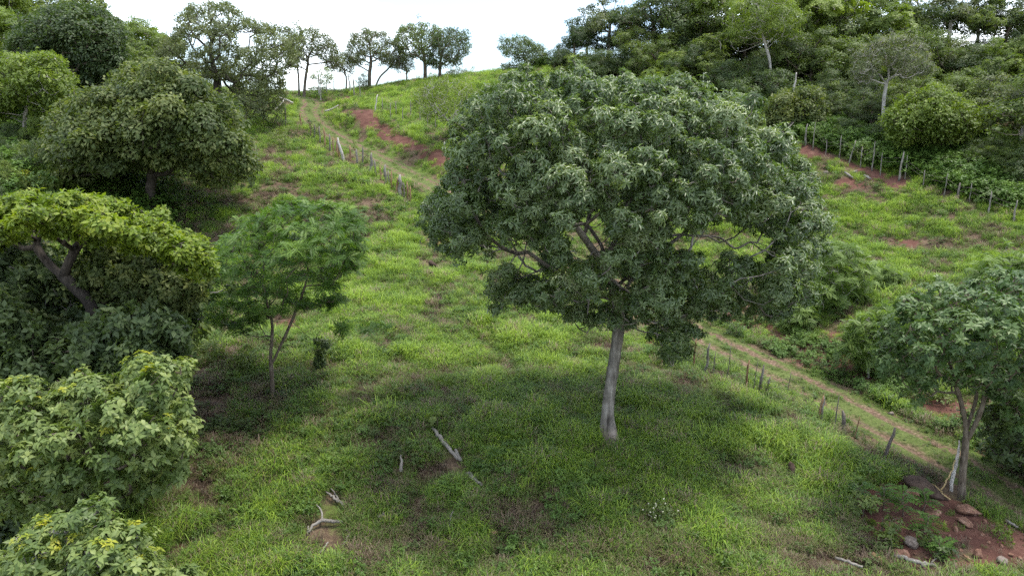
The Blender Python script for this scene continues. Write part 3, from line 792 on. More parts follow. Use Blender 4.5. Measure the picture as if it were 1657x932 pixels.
# pale broad-leaved tree above it
b = base(176, 17.2); root = thing('broadleaf_tree', b, 'pale broad leaved tree with a few yellow sprigs at left above the corner tree', 'tree')
tr = spline(np.vstack([[0, 0, 0], px_path([(176, 850), (172, 800), (160, 740), (150, 690)], 17.2, b)]), 5)
cl = px_clumps([(-60, 650), (20, 610), (80, 640), (130, 600), (200, 610), (235, 570), (300, 590), (285, 640), (312, 700), (300, 765), (235, 800), (190, 822), (120, 810), (60, 840), (-60, 840)], 17.2, 2.6, (14, 38), .95, b, 22, flat=.72, holes=[(200, 590, 12)])
make_tree(root, tr, .16, cl, 'broad', M['broad'], M['bark_brown'], 40, .82, 22, start=.35, up=.7, shell=.4, extra=both(leaf_parts(root, 'broad', 300, length=.155), yellow_tops(root, 70, 4, .9)))
# dark tree below it at the frame edge
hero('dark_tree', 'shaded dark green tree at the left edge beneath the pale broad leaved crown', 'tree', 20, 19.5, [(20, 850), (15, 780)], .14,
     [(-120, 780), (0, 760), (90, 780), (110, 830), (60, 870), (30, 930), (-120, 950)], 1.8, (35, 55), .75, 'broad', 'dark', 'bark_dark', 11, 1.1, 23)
# flat topped tree at left
root, cl = hero('flat_topped_tree', 'flat topped tree with yellow green upper canopy and twisting bare limb at the left edge', 'tree', 118, 22.0,
     [(112, 690), (128, 600), (150, 508), (118, 462), (82, 430), (60, 400), (66, 375)], .17,
     [(-90, 330), (0, 318), (70, 314), (175, 318), (222, 342), (262, 362), (320, 382), (348, 425), (338, 447), (300, 434), (262, 418), (215, 398), (180, 388), (140, 388), (95, 374), (60, 370), (0, 387), (-90, 392)],
     4.2, (12, 30), .78, 'fine', 'yellow_top', 'bark_dark', 42, 1.45, 24, flare_amt=.3, limbs=5, twigs=3, start=.62, up=.9, clump_kw=dict(flat=.5, back=1.0, core=.6))
hero('olive_tree', 'olive green leafy tree under the right end of the flat topped canopy', 'tree', 235, 23.2, [(235, 600), (232, 520), (228, 460)], .1,
     [(140, 392), (215, 402), (262, 420), (300, 436), (348, 445), (335, 475), (298, 492), (292, 512), (262, 488), (215, 510), (165, 500), (128, 450)],
     1.9, (12, 28), .88, 'fine', 'olive', 'bark_brown', 38, 1.45, 37, clump_kw=dict(flat=.6), up=.7)
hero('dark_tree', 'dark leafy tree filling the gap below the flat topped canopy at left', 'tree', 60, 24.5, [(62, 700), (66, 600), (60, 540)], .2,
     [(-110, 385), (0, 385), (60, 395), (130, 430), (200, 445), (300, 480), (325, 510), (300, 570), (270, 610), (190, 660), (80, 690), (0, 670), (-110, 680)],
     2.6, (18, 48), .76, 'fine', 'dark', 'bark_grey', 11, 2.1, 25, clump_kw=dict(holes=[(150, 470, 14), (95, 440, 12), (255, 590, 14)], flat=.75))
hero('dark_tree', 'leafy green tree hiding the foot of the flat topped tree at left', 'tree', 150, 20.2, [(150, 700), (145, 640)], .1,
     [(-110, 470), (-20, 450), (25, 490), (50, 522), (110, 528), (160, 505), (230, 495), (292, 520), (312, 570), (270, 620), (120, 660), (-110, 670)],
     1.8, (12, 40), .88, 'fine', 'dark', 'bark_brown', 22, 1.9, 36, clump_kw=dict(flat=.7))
hero('understory_shrub', 'bushy green shrub in shade right of the flat topped tree stem', 'shrub', 235, 23.5, [(235, 650), (235, 600)], .06,
     [(190, 530), (250, 500), (300, 530), (305, 590), (285, 640), (230, 650), (190, 620)], 1.3, (20, 35), .75, 'fine', 'mid', 'bark_brown', 18, 2.0, 26)
# dome tree
hero('dome_tree', 'olive green dome shaped tree with short dark trunk on the upper left slope', 'tree', 245, 52.0,
     [(244, 330), (243, 308), (246, 285), (238, 262), (225, 235)], .36,
     [(78, 240), (84, 195), (110, 170), (132, 150), (175, 140), (190, 122), (240, 110), (285, 112), (318, 148), (355, 158), (372, 188), (392, 222), (412, 268), (392, 284), (340, 292), (330, 280), (285, 262), (210, 262), (165, 276), (120, 286), (92, 275)],
     6.5, (13, 31), .92, 'small', 'olive', 'bark_dark', 12, 2.25, 27, limbs=4, start=.4, up=.7, shell=.28, under=-.12, clump_kw=dict(flat=.4, holes=[(285, 285, 8), (215, 285, 6)], n_try=6000))
# feathery small tree
hero('feathery_tree', 'small feathery bright green tree with pale forked trunk left of centre', 'tree', 441, 28.0,
     [(440, 610), (438, 575), (440, 550), (440, 520), (432, 490), (425, 460)], .075,
     [(335, 490), (340, 430), (368, 385), (410, 352), (470, 332), (535, 328), (582, 350), (585, 395), (575, 440), (548, 462), (552, 495), (500, 500), (462, 490), (430, 515), (372, 535), (348, 520)],
     3.0, (9, 25), 1.3, 'feather', 'feather', 'bark_brown', 12, .85, 28, limbs=5, start=.5, up=1.4, flare_amt=.25, twigs=3,
     forks_px=[[(440, 590, 0), (456, 555, .1), (472, 520, .2), (488, 480, .3), (500, 440, .4)], [(472, 520, .2), (455, 490, -.3), (452, 450, -.6)]],
     clump_kw=dict(flat=.24, back=.7, core=.8, holes=[(500, 472, 14), (425, 480, 12), (460, 505, 12)]),
     more_clumps=[(560, 530, -.5, .5, .3), (600, 532, -.4, .45, .3), (618, 530, -.4, .3, .3)])
# right tree
hero('roadside_tree', 'grey barked tree with forked trunk beside the track at right', 'tree', 1556, 23.0,
     [(1557, 775), (1561, 730), (1563, 692), (1556, 655), (1546, 620), (1535, 580)], .105,
     [(1425, 575), (1420, 540), (1450, 508), (1458, 475), (1495, 480), (1520, 455), (1570, 462), (1600, 442), (1657, 440), (1730, 470), (1790, 540), (1770, 640), (1700, 700), (1655, 690), (1625, 640), (1570, 622), (1520, 618), (1480, 630), (1450, 610), (1420, 600)],
     3.4, (12, 31), .86, 'broad', 'roadside', 'bark_brown', 19, .86, 29, limbs=4, start=.72, up=.8, flare_amt=.3, shell=.35,
     forks_px=[[(1562, 700, 0), (1578, 650, .2), (1585, 600, .3), (1590, 560, .4)], [(1564, 715, 0), (1585, 670, -.3), (1600, 620, -.5), (1625, 560, -.6)]],
     clump_kw=dict(flat=.6), more_clumps=[(1480, 645, 0, .45, .6), (1650, 650, -.5, .6, .6)])
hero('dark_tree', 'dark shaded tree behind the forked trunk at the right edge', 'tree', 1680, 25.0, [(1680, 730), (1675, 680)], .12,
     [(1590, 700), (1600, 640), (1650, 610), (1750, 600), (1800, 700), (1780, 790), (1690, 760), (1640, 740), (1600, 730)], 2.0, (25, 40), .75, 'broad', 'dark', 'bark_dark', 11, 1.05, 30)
# feathery saplings in the right field
hero('feathery_sapling', 'tall feathery pale green sapling right of the large central crown', 'sapling', 1345, 42.0, [(1343, 525), (1340, 490), (1335, 450)], .06,
     [(1285, 490), (1282, 450), (1305, 415), (1340, 395), (1375, 395), (1408, 425), (1405, 465), (1385, 495), (1350, 515), (1310, 515)], 2.2, (9, 20), 1.1, 'feather', 'pale_feather', 'bark_pale', 4, 1.15, 31, start=.2, up=1.2, clump_kw=dict(flat=.5))
hero('feathery_sapling', 'low feathery sapling leaning at the foot of the central crown beside the track', 'sapling', 1300, 40.0, [(1298, 535), (1290, 515)], .04,
     [(1265, 535), (1268, 505), (1290, 490), (1318, 505), (1312, 530), (1290, 540)], 1.0, (7, 13), 1.0, 'feather', 'pale_feather', 'bark_pale', 6, .95, 32, start=.2, up=1.2)
hero('feathery_sapling', 'feathery sapling touching the left side of the forked roadside tree', 'sapling', 1405, 34.0, [(1404, 575), (1400, 545)], .04,
     [(1368, 575), (1372, 540), (1395, 515), (1440, 500), (1450, 530), (1430, 580), (1395, 592)], 1.3, (8, 15), 1.05, 'feather', 'pale_feather', 'bark_pale', 6, .95, 33, start=.2, up=1.3, clump_kw=dict(flat=.4))
hero('feathery_sapling', 'pale feathery sapling rising behind the roadside tree at the right edge', 'sapling', 1640, 40.0, [(1640, 500), (1640, 450)], .06,
     [(1575, 450), (1590, 422), (1620, 412), (1660, 415), (1720, 430), (1730, 500), (1660, 520), (1590, 500)], 2.0, (9, 18), 1.1, 'feather', 'pale_feather', 'bark_pale', 4, 1.15, 34, start=.2, up=1.2)
hero('feathery_sapling', 'small feathery sapling standing alone in the right field', 'sapling', 1440, 44.0, [(1440, 470), (1440, 455)], .03,
     [(1418, 470), (1420, 448), (1440, 436), (1462, 450), (1460, 472), (1440, 482)], .8, (6, 10), 1.0, 'feather', 'pale_feather', 'bark_pale', 6, .95, 35, start=.2, up=1.2)
# trees on the skyline
sk = dict(flare_amt=.2, start=.3, twigs=3)
hero('ridge_tree', 'slender tree with two thin trunks on the skyline beside the track top', 'tree', 492, 101.0, [(494, 130), (498, 105), (500, 90), (510, 75)], .19,
     [(462, 95), (470, 60), (500, 44), (530, 55), (548, 85), (555, 108), (535, 112), (510, 90), (488, 95), (475, 112)], 3.2, (6, 13), .95, 'far', 'grey', 'bark_brown', 3.4, 1.0, 40, **sk)
hero('ridge_tree', 'thin bare stemmed tree just left of the twin trunked skyline tree', 'tree', 484, 102.0, [(483, 125), (480, 100), (476, 80)], .13,
     [(452, 85), (465, 60), (485, 62), (490, 85), (478, 105), (460, 105)], 2.0, (8, 14), .8, 'far', 'grey', 'bark_brown', 3.4, .9, 41, **sk)
hero('ridge_tree', 'rounded grey green tree with a v shaped trunk on the skyline', 'tree', 598, 103.0, [(598, 120), (600, 105), (600, 92), (598, 80)], .24,
     [(560, 92), (566, 65), (590, 48), (620, 52), (645, 72), (655, 98), (640, 105), (615, 100), (598, 92), (575, 108)], 3.4, (6, 13), .95, 'far', 'grey', 'bark_brown', 3.4, 1.0, 42, **sk)
hero('ridge_tree', 'thin leaning stem beside the rounded skyline tree', 'tree', 606, 102.5, [(615, 125), (628, 112), (636, 100)], .11,
     [(620, 100), (630, 84), (650, 86), (660, 100), (645, 110)], 1.2, (8, 12), .8, 'far', 'grey', 'bark_brown', 3.4, .9, 43, **sk)
hero('ridge_tree', 'tall dark tree with open crown at the left of the skyline pair', 'tree', 688, 103.0, [(688, 110), (686, 90), (682, 75)], .25,
     [(636, 72), (648, 48), (680, 38), (712, 46), (716, 70), (700, 88), (705, 112), (680, 95), (655, 92)], 3.6, (6, 13), .92, 'far', 'mid', 'bark_brown', 3.8, 1.0, 44, **sk)
hero('ridge_tree', 'round dark crowned tree at the right of the skyline pair', 'tree', 712, 102.0, [(712, 110), (714, 92), (720, 75)], .22,
     [(694, 90), (700, 60), (725, 46), (755, 52), (758, 82), (745, 105), (722, 108), (702, 112)], 3.2, (6, 13), .9, 'far', 'dark', 'bark_brown', 3.8, 1.0, 45, **sk)
hero('ridge_tree', 'thin little tree with drooping crown between the skyline trees', 'tree', 658, 102.0, [(658, 120), (656, 105)], .09,
     [(642, 112), (648, 92), (662, 90), (670, 108), (660, 116)], 1.3, (6, 10), .8, 'far', 'grey', 'bark_brown', 3.4, .8, 46, **sk)
hero('ridge_tree', 'small thin tree with sparse crown behind the track top', 'tree', 560, 106.0, [(560, 125), (552, 105)], .10,
     [(532, 108), (540, 88), (560, 84), (575, 100), (568, 118), (545, 118)], 1.8, (7, 12), .85, 'far', 'grey', 'bark_brown', 4, .9, 47, **sk)
hero('ridge_tree', 'dark spreading tree at the right end of the skyline gap', 'tree', 852, 108.0, [(852, 100), (848, 88)], .2,
     [(808, 78), (820, 64), (842, 60), (872, 72), (885, 95), (875, 118), (835, 118), (812, 112), (838, 95), (815, 88)], 3.0, (8, 14), .8, 'far', 'dark', 'bark_dark', 4.4, 1.0, 48, **sk)
hero('ridge_sapling', 'thin yellow green sapling beside the track top', 'sapling', 519, 97.0, [(519, 140), (518, 125)], .05,
     [(503, 128), (510, 110), (530, 112), (542, 128), (525, 135)], 1.2, (5, 9), .85, 'far', 'bright', 'bark_pale', 3.0, .7, 49, **sk)
hero('ridge_shrub', 'small dark pointed shrub on the skyline', 'shrub', 588, 101.0, [(588, 138), (588, 128)], .05,
     [(578, 142), (582, 128), (588, 118), (596, 130), (598, 144)], .7, (4, 7), .8, 'far', 'dark', 'bark_dark', 5, .6, 50, **sk)
hero('ridge_shrub', 'pale grey shrub right of the skyline pair', 'shrub', 742, 108.0, [(742, 125), (742, 118)], .06,
     [(718, 128), (725, 115), (745, 112), (765, 120), (768, 130)], 1.5, (5, 9), .8, 'far', 'grey', 'bark_brown', 4, .7, 51, **sk)
hero('bank_sapling', 'light green sapling with pale bent stem on top of the red bank', 'sapling', 742, 70.5, [(740, 225), (732, 205), (718, 188), (705, 172)], .10,
     [(668, 158), (682, 135), (720, 126), (765, 132), (768, 175), (742, 205), (715, 195), (690, 190)], 2.3, (9, 16), .85, 'small', 'bright', 'bark_pale', 6, 1.0, 52, start=.4, up=.8, flare_amt=.2)
# big trees at the upper left
hero('tall_tree', 'tall open crowned tree with dark forked trunk above the dome tree', 'tree', 352, 78.0,
     [(352, 140), (350, 125), (345, 105), (340, 80)], .42,
     [(262, 110), (258, 70), (280, 45), (296, 18), (335, 5), (385, 10), (400, 28), (440, 38), (478, 52), (482, 95), (462, 125), (455, 170), (425, 192), (395, 185), (362, 130), (330, 125), (290, 130)],
     5.5, (8, 19), .92, 'far', 'grey', 'bark_dark', 4.6, 1.0, 60, limbs=3, start=.35, clump_kw=dict(holes=[(395, 60, 12), (318, 72, 8), (300, 95, 6)], flat=.75))
hero('umbrella_tree', 'dark umbrella shaped tree with leaning brown trunk at the upper left', 'tree', 108, 72.0,
     [(106, 135), (99, 112), (108, 95), (130, 84)], .36,
     [(15, 90), (20, 55), (60, 22), (110, 8), (160, 15), (195, 45), (205, 95), (185, 130), (140, 145), (120, 110), (80, 90), (40, 100)],
     5.0, (8, 19), .84, 'small', 'dark', 'bark_brown', 6.5, 2.2, 61, limbs=3, start=.4, up=.9, clump_kw=dict(flat=.45))
hero('slim_tree', 'yellow green tree with slim pale forked stem at the far left', 'tree', 40, 61.0,
     [(40, 195), (43, 175), (44, 150)], .15,
     [(-40, 150), (-10, 110), (40, 92), (90, 92), (108, 120), (120, 150), (100, 180), (62, 165), (30, 160), (0, 185), (-40, 190)],
     3.6, (8, 22), .9, 'small', 'bright', 'bark_pale', 7, 2.1, 62, start=.5, up=.7, clump_kw=dict(flat=.5))
hero('yellow_green_tree', 'low spreading yellow green tree at the edge of the forest beyond the upper fence', 'tree', 1515, 63.0, [(1515, 235), (1512, 210)], .16,
     [(1432, 195), (1450, 168), (1480, 160), (1512, 138), (1545, 155), (1578, 170), (1575, 205), (1555, 232), (1500, 225), (1455, 235)], 3.4, (8, 20), .9, 'small', 'bright', 'bark_brown', 8.5, 2.0, 63, up=.8, clump_kw=dict(flat=.45))
hero('round_tree', 'round dark olive tree just above the end of the red fence strip', 'tree', 1290, 74.0, [(1290, 215), (1288, 195)], .2,
     [(1238, 195), (1245, 168), (1270, 150), (1300, 146), (1330, 160), (1338, 185), (1325, 208), (1290, 215), (1255, 212)], 3.2, (8, 20), .88, 'small', 'olive', 'bark_brown', 8, 2.1, 64, clump_kw=dict(flat=.7))
hero('bare_branched_tree', 'pale tree with many bare grey branches showing in the right forest', 'tree', 1428, 68.0, [(1430, 165), (1432, 150), (1434, 135)], .13,
     [(1375, 130), (1385, 90), (1420, 62), (1465, 55), (1505, 80), (1510, 115), (1470, 130), (1430, 100), (1400, 140)], 2.4, (9, 15), .95, 'far', 'grey', 'bark_pale', 6, .9, 65, start=.3, twigs=7, bf=.2, tip=.035)
hero('leaning_tree', 'tall fresh green tree with pale leaning trunk in the right forest', 'tree', 1250, 84.0, [(1247, 118), (1244, 92), (1235, 62), (1230, 40)], .15,
     [(1175, 40), (1190, 5), (1235, -20), (1285, 0), (1300, 40), (1280, 62), (1230, 55), (1195, 60)], 3.4, (12, 20), .76, 'far', 'bright', 'bark_pale', 7, 1.0, 66, start=.6, clump_kw=dict(flat=.5))

# --- the rest of the forest: nine kinds, each copied with its parts
def proto_clumps(kind, rng):
    out = []
    def shell(n, c, r3, rr, flat, lo=-.5):
        pts = []
        for _ in range(n * 12):
            d = rng.normal(size=3); d /= np.linalg.norm(d)
            if d[2] < lo: continue
            p = np.array(c) + d * np.array(r3) * rng.uniform(.62, 1.0)
            if any(np.linalg.norm(p - q) < rr[0] * .85 for q in pts): continue
            pts.append(p); out.append((p, rng.uniform(*rr), flat * rng.uniform(.85, 1.1)))
            if len(pts) >= n: break
    def lobes(n, z0, z1, spread, rl, nper, rr, flat):
        for k in range(n):
            a = k * 2.4 + rng.uniform(-.5, .5); q = spread * math.sqrt((k + .3) / n); z = z1 - (z1 - z0) * (q / spread) ** 1.3 * rng.uniform(.75, 1.1)
            R_ = rng.uniform(*rl); shell(nper, (math.cos(a) * q, math.sin(a) * q, z), (R_, R_, R_ * .8), rr, flat, -.7)
    if kind == 'dome': lobes(7, 2.6, 7.8, 3.1, (1.3, 2.1), 8, (.6, 1.15), .75)
    elif kind == 'tall': lobes(8, 2.4, 8.6, 2.3, (1.0, 1.6), 7, (.55, 1.0), .8)
    elif kind == 'umbrella': lobes(7, 4.8, 8.0, 3.8, (1.1, 1.7), 8, (.6, 1.0), .5); lobes(5, 2.0, 4.4, 2.8, (1.0, 1.5), 6, (.5, .95), .6)
    elif kind == 'spread': lobes(8, 2.4, 7.4, 3.6, (1.2, 1.9), 8, (.6, 1.1), .65)
    elif kind == 'bush': lobes(8, 1.4, 6.6, 4.0, (1.6, 2.6), 8, (.8, 1.5), .8)
    elif kind == 'open': lobes(7, 3.4, 8.0, 3.0, (.9, 1.5), 6, (.5, .95), .65)
    return out
KINDS = {  # name, shape, leaf, material, bark, density, trunk radius, category
 'dark': ('dark_forest_tree', 'dome', 'far', 'dark', 'bark_brown', 8.5, .22, 'tree'),
 'mid': ('green_forest_tree', 'spread', 'far', 'mid', 'bark_brown', 8.5, .2, 'tree'),
 'bright': ('bright_forest_tree', 'umbrella', 'farfeather', 'bright', 'bark_pale', 4.5, .19, 'tree'),
 'tall': ('tall_forest_tree', 'tall', 'farlong', 'mid', 'bark_pale', 8.0, .18, 'tree'),
 'grey': ('grey_forest_tree', 'open', 'far', 'grey', 'bark_pale', 8.5, .18, 'tree'),
 'darktall': ('slender_dark_tree', 'tall', 'far', 'dark', 'bark_pale', 9.0, .17, 'tree'),
 'bush': ('forest_bush', 'bush', 'far', 'dark', 'bark_brown', 5.0, .12, 'bush'),
 'midbush': ('forest_bush', 'bush', 'farlong', 'mid', 'bark_brown', 4.5, .12, 'bush'),
 'brightbush': ('forest_bush', 'bush', 'farfeather', 'bright', 'bark_brown', 2.6, .1, 'bush'),
}
PROTO = {}; FOREST = []
frng = np.random.default_rng(77)
KLABEL = {'dark': 'dense dark green tree', 'mid': 'mid green spreading tree', 'bright': 'fresh green flat crowned tree', 'tall': 'tall green long leaved tree', 'grey': 'grey green open crowned tree',
          'darktall': 'slender dark green tree', 'bush': 'dark rounded bush', 'midbush': 'mid green leafy bush', 'brightbush': 'light green feathery bush'}
def copy_thing(o):
    c = o.copy(); COL.objects.link(c)
    for ch in o.children:
        d = ch.copy(); COL.objects.link(d); d.parent = c
    return c
def forest(px, Y, top, kind, where, group, wide=1.0):
    b = base(px, Y); h = max(1.2, P(px, top, Y)[2] - b[2])
    var = kind + str(int(frng.integers(0, 2)))
    if var not in PROTO:
        name, shape, leaf, lm, bm, den, tr, cat = KINDS[kind]; sd = len(PROTO) + 300
        root = thing(name, (0, 0, 0), '', cat); r = np.random.default_rng(sd)
        cl = proto_clumps(shape, r); hh = 2.0 if shape == 'bush' else 5.5
        trunk = spline([(0, 0, 0), (r.uniform(-.3, .3), r.uniform(-.3, .3), hh * .5), (r.uniform(-.4, .4), r.uniform(-.4, .4), hh)], 5)
        make_tree(root, trunk, tr, cl, leaf, M[lm], M[bm], den, 1.0, sd, flare_amt=.15, twigs=2, sides=6, start=.35, up=.5, min_r=.02)
        root['top'] = max(c[2] + r_ * f * .9 for c, r_, f in cl); PROTO[var] = root; o = root
    else: o = copy_thing(PROTO[var])
    s = (h + .3) / PROTO[var]['top']; w = s * wide * frng.uniform(.95, 1.15)
    o.location = (b[0], b[1], b[2] - .3); o.scale = (w, w, s); o.rotation_euler = (0, 0, frng.uniform(0, 6.28))
    o['label'] = KLABEL[kind] + ' ' + where; o['group'] = group; FOREST.append((px, KLABEL[kind], where, o))
    return o
RB = 'along the right ridge top'; RM = 'in the middle of the right forest'; RF = 'at the front of the right forest'
for a in [(905,106,78,'bush'),(930,104,40,'dark'),(950,105,5,'darktall'),(985,104,-12,'grey'),(1015,103,10,'darktall'),(1055,101,-30,'dark'),(1030,98,45,'mid'),(1100,100,-25,'darktall'),
          (1130,96,5,'mid'),(1165,98,-30,'bright'),(1205,97,-20,'mid'),(1250,98,-25,'mid'),(1300,97,-35,'bright'),(1350,98,-25,'mid'),(1392,99,-25,'bright'),(1440,101,5,'mid'),(1480,101,-20,'dark'),(1530,100,-30,'grey'),(1575,100,-35,'tall'),(1622,99,-8,'dark'),(1680,98,-25,'mid'),(1740,98,-20,'dark')]:
    forest(*a, RB, 'forest trees on the right ridge', 1.15)
for a in [(965,99,85,'midbush'),(1000,97,80,'bush'),(1060,93,65,'mid'),(1085,90,85,'brightbush'),(1110,89,70,'dark'),(1150,88,55,'tall'),(1175,84,95,'dark'),(1212,85,90,'dark'),(1235,80,108,'bush'),(1272,87,55,'dark'),(1310,86,45,'mid'),(1345,87,62,'bright'),(1385,85,55,'mid'),
          (1450,84,48,'tall'),(1492,86,42,'mid'),(1535,86,55,'grey'),(1572,84,70,'dark'),(1612,83,62,'bright'),(1655,82,55,'mid'),(1710,80,50,'dark'),(1340,80,110,'dark'),(1395,78,110,'darktall'),(1470,77,100,'mid'),(1550,75,110,'mid'),(1595,76,95,'tall')]:
    forest(*a, RM, 'forest trees on the right slope', 1.15)
for a in [(1345,75,150,'dark'),(1388,73,140,'dark'),(1475,70,145,'dark'),(1408,71,150,'dark'),(1560,68,125,'mid'),(1605,66,120,'grey'),(1645,62,112,'grey'),(1700,58,95,'mid'),(1760,57,100,'dark'),
          (1200,81,165,'bush'),(1160,85,130,'midbush'),(1240,79,185,'bush'),(1335,73,200,'bush'),(1372,70,190,'bush'),(1420,68,195,'bush'),(1455,66,205,'midbush'),(1505,65,215,'bush'),(1552,63,215,'bush'),(1592,60,220,'bush'),(1632,57,225,'midbush'),(1675,55,230,'bush'),(1740,52,240,'bush')]:
    forest(*a, RF, 'forest edge beyond the upper fence', 1.15)
fill = np.random.default_rng(5)
for px in range(900, 1760, 44):
    forest(px + fill.uniform(-12, 12), 100 + fill.uniform(-3, 3), (88 if px < 960 else 62) + fill.uniform(-18, 18) - (px - 900) * .02, ['bush', 'midbush', 'mid', 'dark', 'tall'][int(fill.integers(0, 5))], RB, 'forest trees on the right ridge', 1.25)
for px in range(1120, 1760, 48):
    forest(px + fill.uniform(-12, 12), 91 - (px - 1120) * .012 + fill.uniform(-2, 2), 92 + (px - 1120) * .02 + fill.uniform(-22, 22), ['midbush', 'mid', 'dark', 'tall', 'bright', 'grey'][int(fill.integers(0, 6))], RM, 'forest trees on the right slope', 1.25)
for px in range(1330, 1780, 52):
    forest(px + fill.uniform(-10, 10), 77 - (px - 1330) * .03 + fill.uniform(-1, 2), 138 + fill.uniform(-20, 20), ['mid', 'dark', 'tall', 'midbush'][int(fill.integers(0, 4))], RM, 'forest trees on the right slope', 1.2)
LB = 'in the top left wood'; LF = 'before the top left wood'
for a in [(-40,95,-40,'bright'),(10,96,-45,'bright'),(60,97,-30,'mid'),(120,98,-25,'grey'),(165,97,-18,'tall'),(215,98,38,'mid'),(242,96,30,'bright'),(262,92,62,'mid'),(5,85,15,'bright'),(205,86,55,'mid'),(245,86,75,'tall'),
          (-20,75,50,'mid'),(0,72,88,'mid'),(165,80,60,'dark'),(192,77,80,'dark'),(232,79,92,'mid'),(290,84,110,'bright'),(-60,70,40,'dark'),(70,74,110,'dark'),(150,72,120,'dark'),(320,86,100,'mid')]:
    forest(*a, LB, 'trees in the top left wood', 1.1)
for a in [(68,60,182,'brightbush'),(20,59,195,'bush'),(98,58,205,'bush'),(-10,54,215,'bush'),(45,54,225,'midbush'),(75,52,225,'bush'),(12,48,258,'midbush'),(115,53,245,'midbush'),(-40,50,220,'bush'),(160,60,200,'bush'),(210,63,215,'bush'),(420,92,140,'midbush'),(440,95,150,'bush'),(-20,44,290,'bush'),(100,50,262,'brightbush')]:
    forest(*a, LF, 'bushes at the far left', .8)
forest(520, 106, 143, 'bush', 'low on the skyline behind the track top', None, 2.2)


ORD = ['leftmost', 'second', 'third', 'fourth', 'fifth', 'sixth', 'seventh', 'eighth', 'ninth', 'tenth', 'eleventh', 'twelfth', 'thirteenth', 'fourteenth', 'fifteenth', 'sixteenth', 'seventeenth', 'eighteenth', 'nineteenth', 'twentieth']
for key in sorted({(k, w) for _, k, w, _ in FOREST}):
    row = sorted([(p, i) for i, (p, k, w, _) in enumerate(FOREST) if (k, w) == key])
    if len(row) > 1:
        for n_, (p, i) in enumerate(row):
            FOREST[i][3]['label'] = (ORD[n_] + ' ' + key[0] + ('' if n_ == 0 else ' from the left') + ' ' + key[1])
# ------------------------------------------------------------------ fences
_b = base(985, 25.3); _c = base(1556, 23.0); EXC = [(_b[0], _b[1], .6), (_b[0] - .1, _b[1] - .6, .45), (_c[0], _c[1], .5)]          # (x, y, radius) kept free of tall grass
def at_m(px, py):
    p = at(px, py)
    return p if p is not None else base(px, 100)
def post(root, px, py, hp, w=.07, lean=(0, 0), mat='wood_grey', label=None, seed=0, fork=False, sink=.15):
    r = np.random.default_rng(seed + int(px * 7 + py)); p = at_m(px, py); ro = np.array(root.location)
    dist = np.linalg.norm(p - np.array([0, 0, CZ])); h = hp * dist / FPX * 1.18
    top = p + np.array([lean[0] * h, lean[1] * h, h]); n = 6; t = np.linspace(0, 1, n)[:, None]
    path = p - np.array([0, 0, sink]) + (top - p + np.array([0, 0, sink])) * t + np.concatenate([np.zeros((1, 3)), r.normal(size=(n - 1, 3)) * w * np.array([.32, .32, 0])])
    rad = w * np.linspace(1.12, .82, n) * r.uniform(.88, 1.1, n); rad[-1] *= .55
    mb = MB(); V, F = tube(path - ro, rad, 7, .14, r); mb.add(V, F)
    if fork:
        q = path[3] - ro; V, F = tube(np.array([q, q + [.12 * h, 0, .18 * h], q + [.2 * h, .02, .42 * h]]), [w * .5, w * .42, w * .2], 5, .1, r); mb.add(V, F)
    o = link('post', mb.mesh('post', True), M[mat], root)
    if label: o['label'] = label
    EXC.append((p[0], p[1], .3)); EXC.append((p[0], p[1] - .5, .35))
    return path[4]
def fence(name, label, rows, wire=True, sag=.04):
    p0 = at_m(rows[0][0], rows[0][1]); root = thing(name, p0, label, 'fence'); tops = []
    for r in rows: tops.append((post(root, *r[:3], **(r[3] if len(r) > 3 else {})), r[4] if len(r) > 4 else 1))
    if wire:
        pts = [t for t, k in tops if k]
        for fr in (0.0, .32):
            mb = MB()
            for a, b in zip(pts[:-1], pts[1:]):
                if np.linalg.norm(a - b) > 14: continue
                a2, b2 = a - np.array([0, 0, fr]), b - np.array([0, 0, fr]); t = np.linspace(0, 1, 5)[:, None]
                q = a2 + (b2 - a2) * t - np.array([0, 0, sag]) * 4 * t * (1 - t); V, F = tube(q - np.array(root.location), .006, 3, 0, cap=False); mb.add(V, F)
            if mb.V: link('wire', mb.mesh('wire'), M['wire'], root)
    return root
g_, b_, d_, p_ = dict(mat='wood_grey'), dict(mat='wood_brown'), dict(mat='wood_dark'), dict(mat='bark_pale')
def q(base_, **k): x = dict(base_); x.update(k); return x
fence('wire_fence', 'broken line of weathered posts along the lower track right of the central tree', [
    (1121, 598, 42, q(b_, w=.055, lean=(.06, 0))), (1141, 607, 44, q(g_, w=.065, lean=(.06, 0))), (1153, 613, 36, q(d_, w=.03, lean=(.05, 0))), (1176, 617, 52, q(d_, w=.02, lean=(.05, 0))),
    (1206, 634, 42, q(b_, w=.055, lean=(.04, 0))), (1218, 636, 44, q(d_, w=.02, lean=(.08, 0))), (1228, 642, 42, q(d_, w=.07, lean=(.06, 0))), (1234, 643, 28, q(d_, w=.04, lean=(.3, 0))), (1272, 644, 34, q(d_, w=.02, lean=(.1, 0), fork=True)),
    (1322, 682, 34, q(b_, w=.055, lean=(.16, 0))), (1328, 684, 34, q(g_, w=.055, lean=(.04, 0))), (1350, 694, 45, q(d_, w=.025, lean=(.03, 0))), (1366, 703, 30, q(d_, w=.085, lean=(-.12, 0), label='dark broken stump of a post')),
    (1381, 712, 30, q(b_, w=.025, lean=(.15, 0))), (1428, 741, 38, q(d_, w=.07, lean=(.3, 0)))])
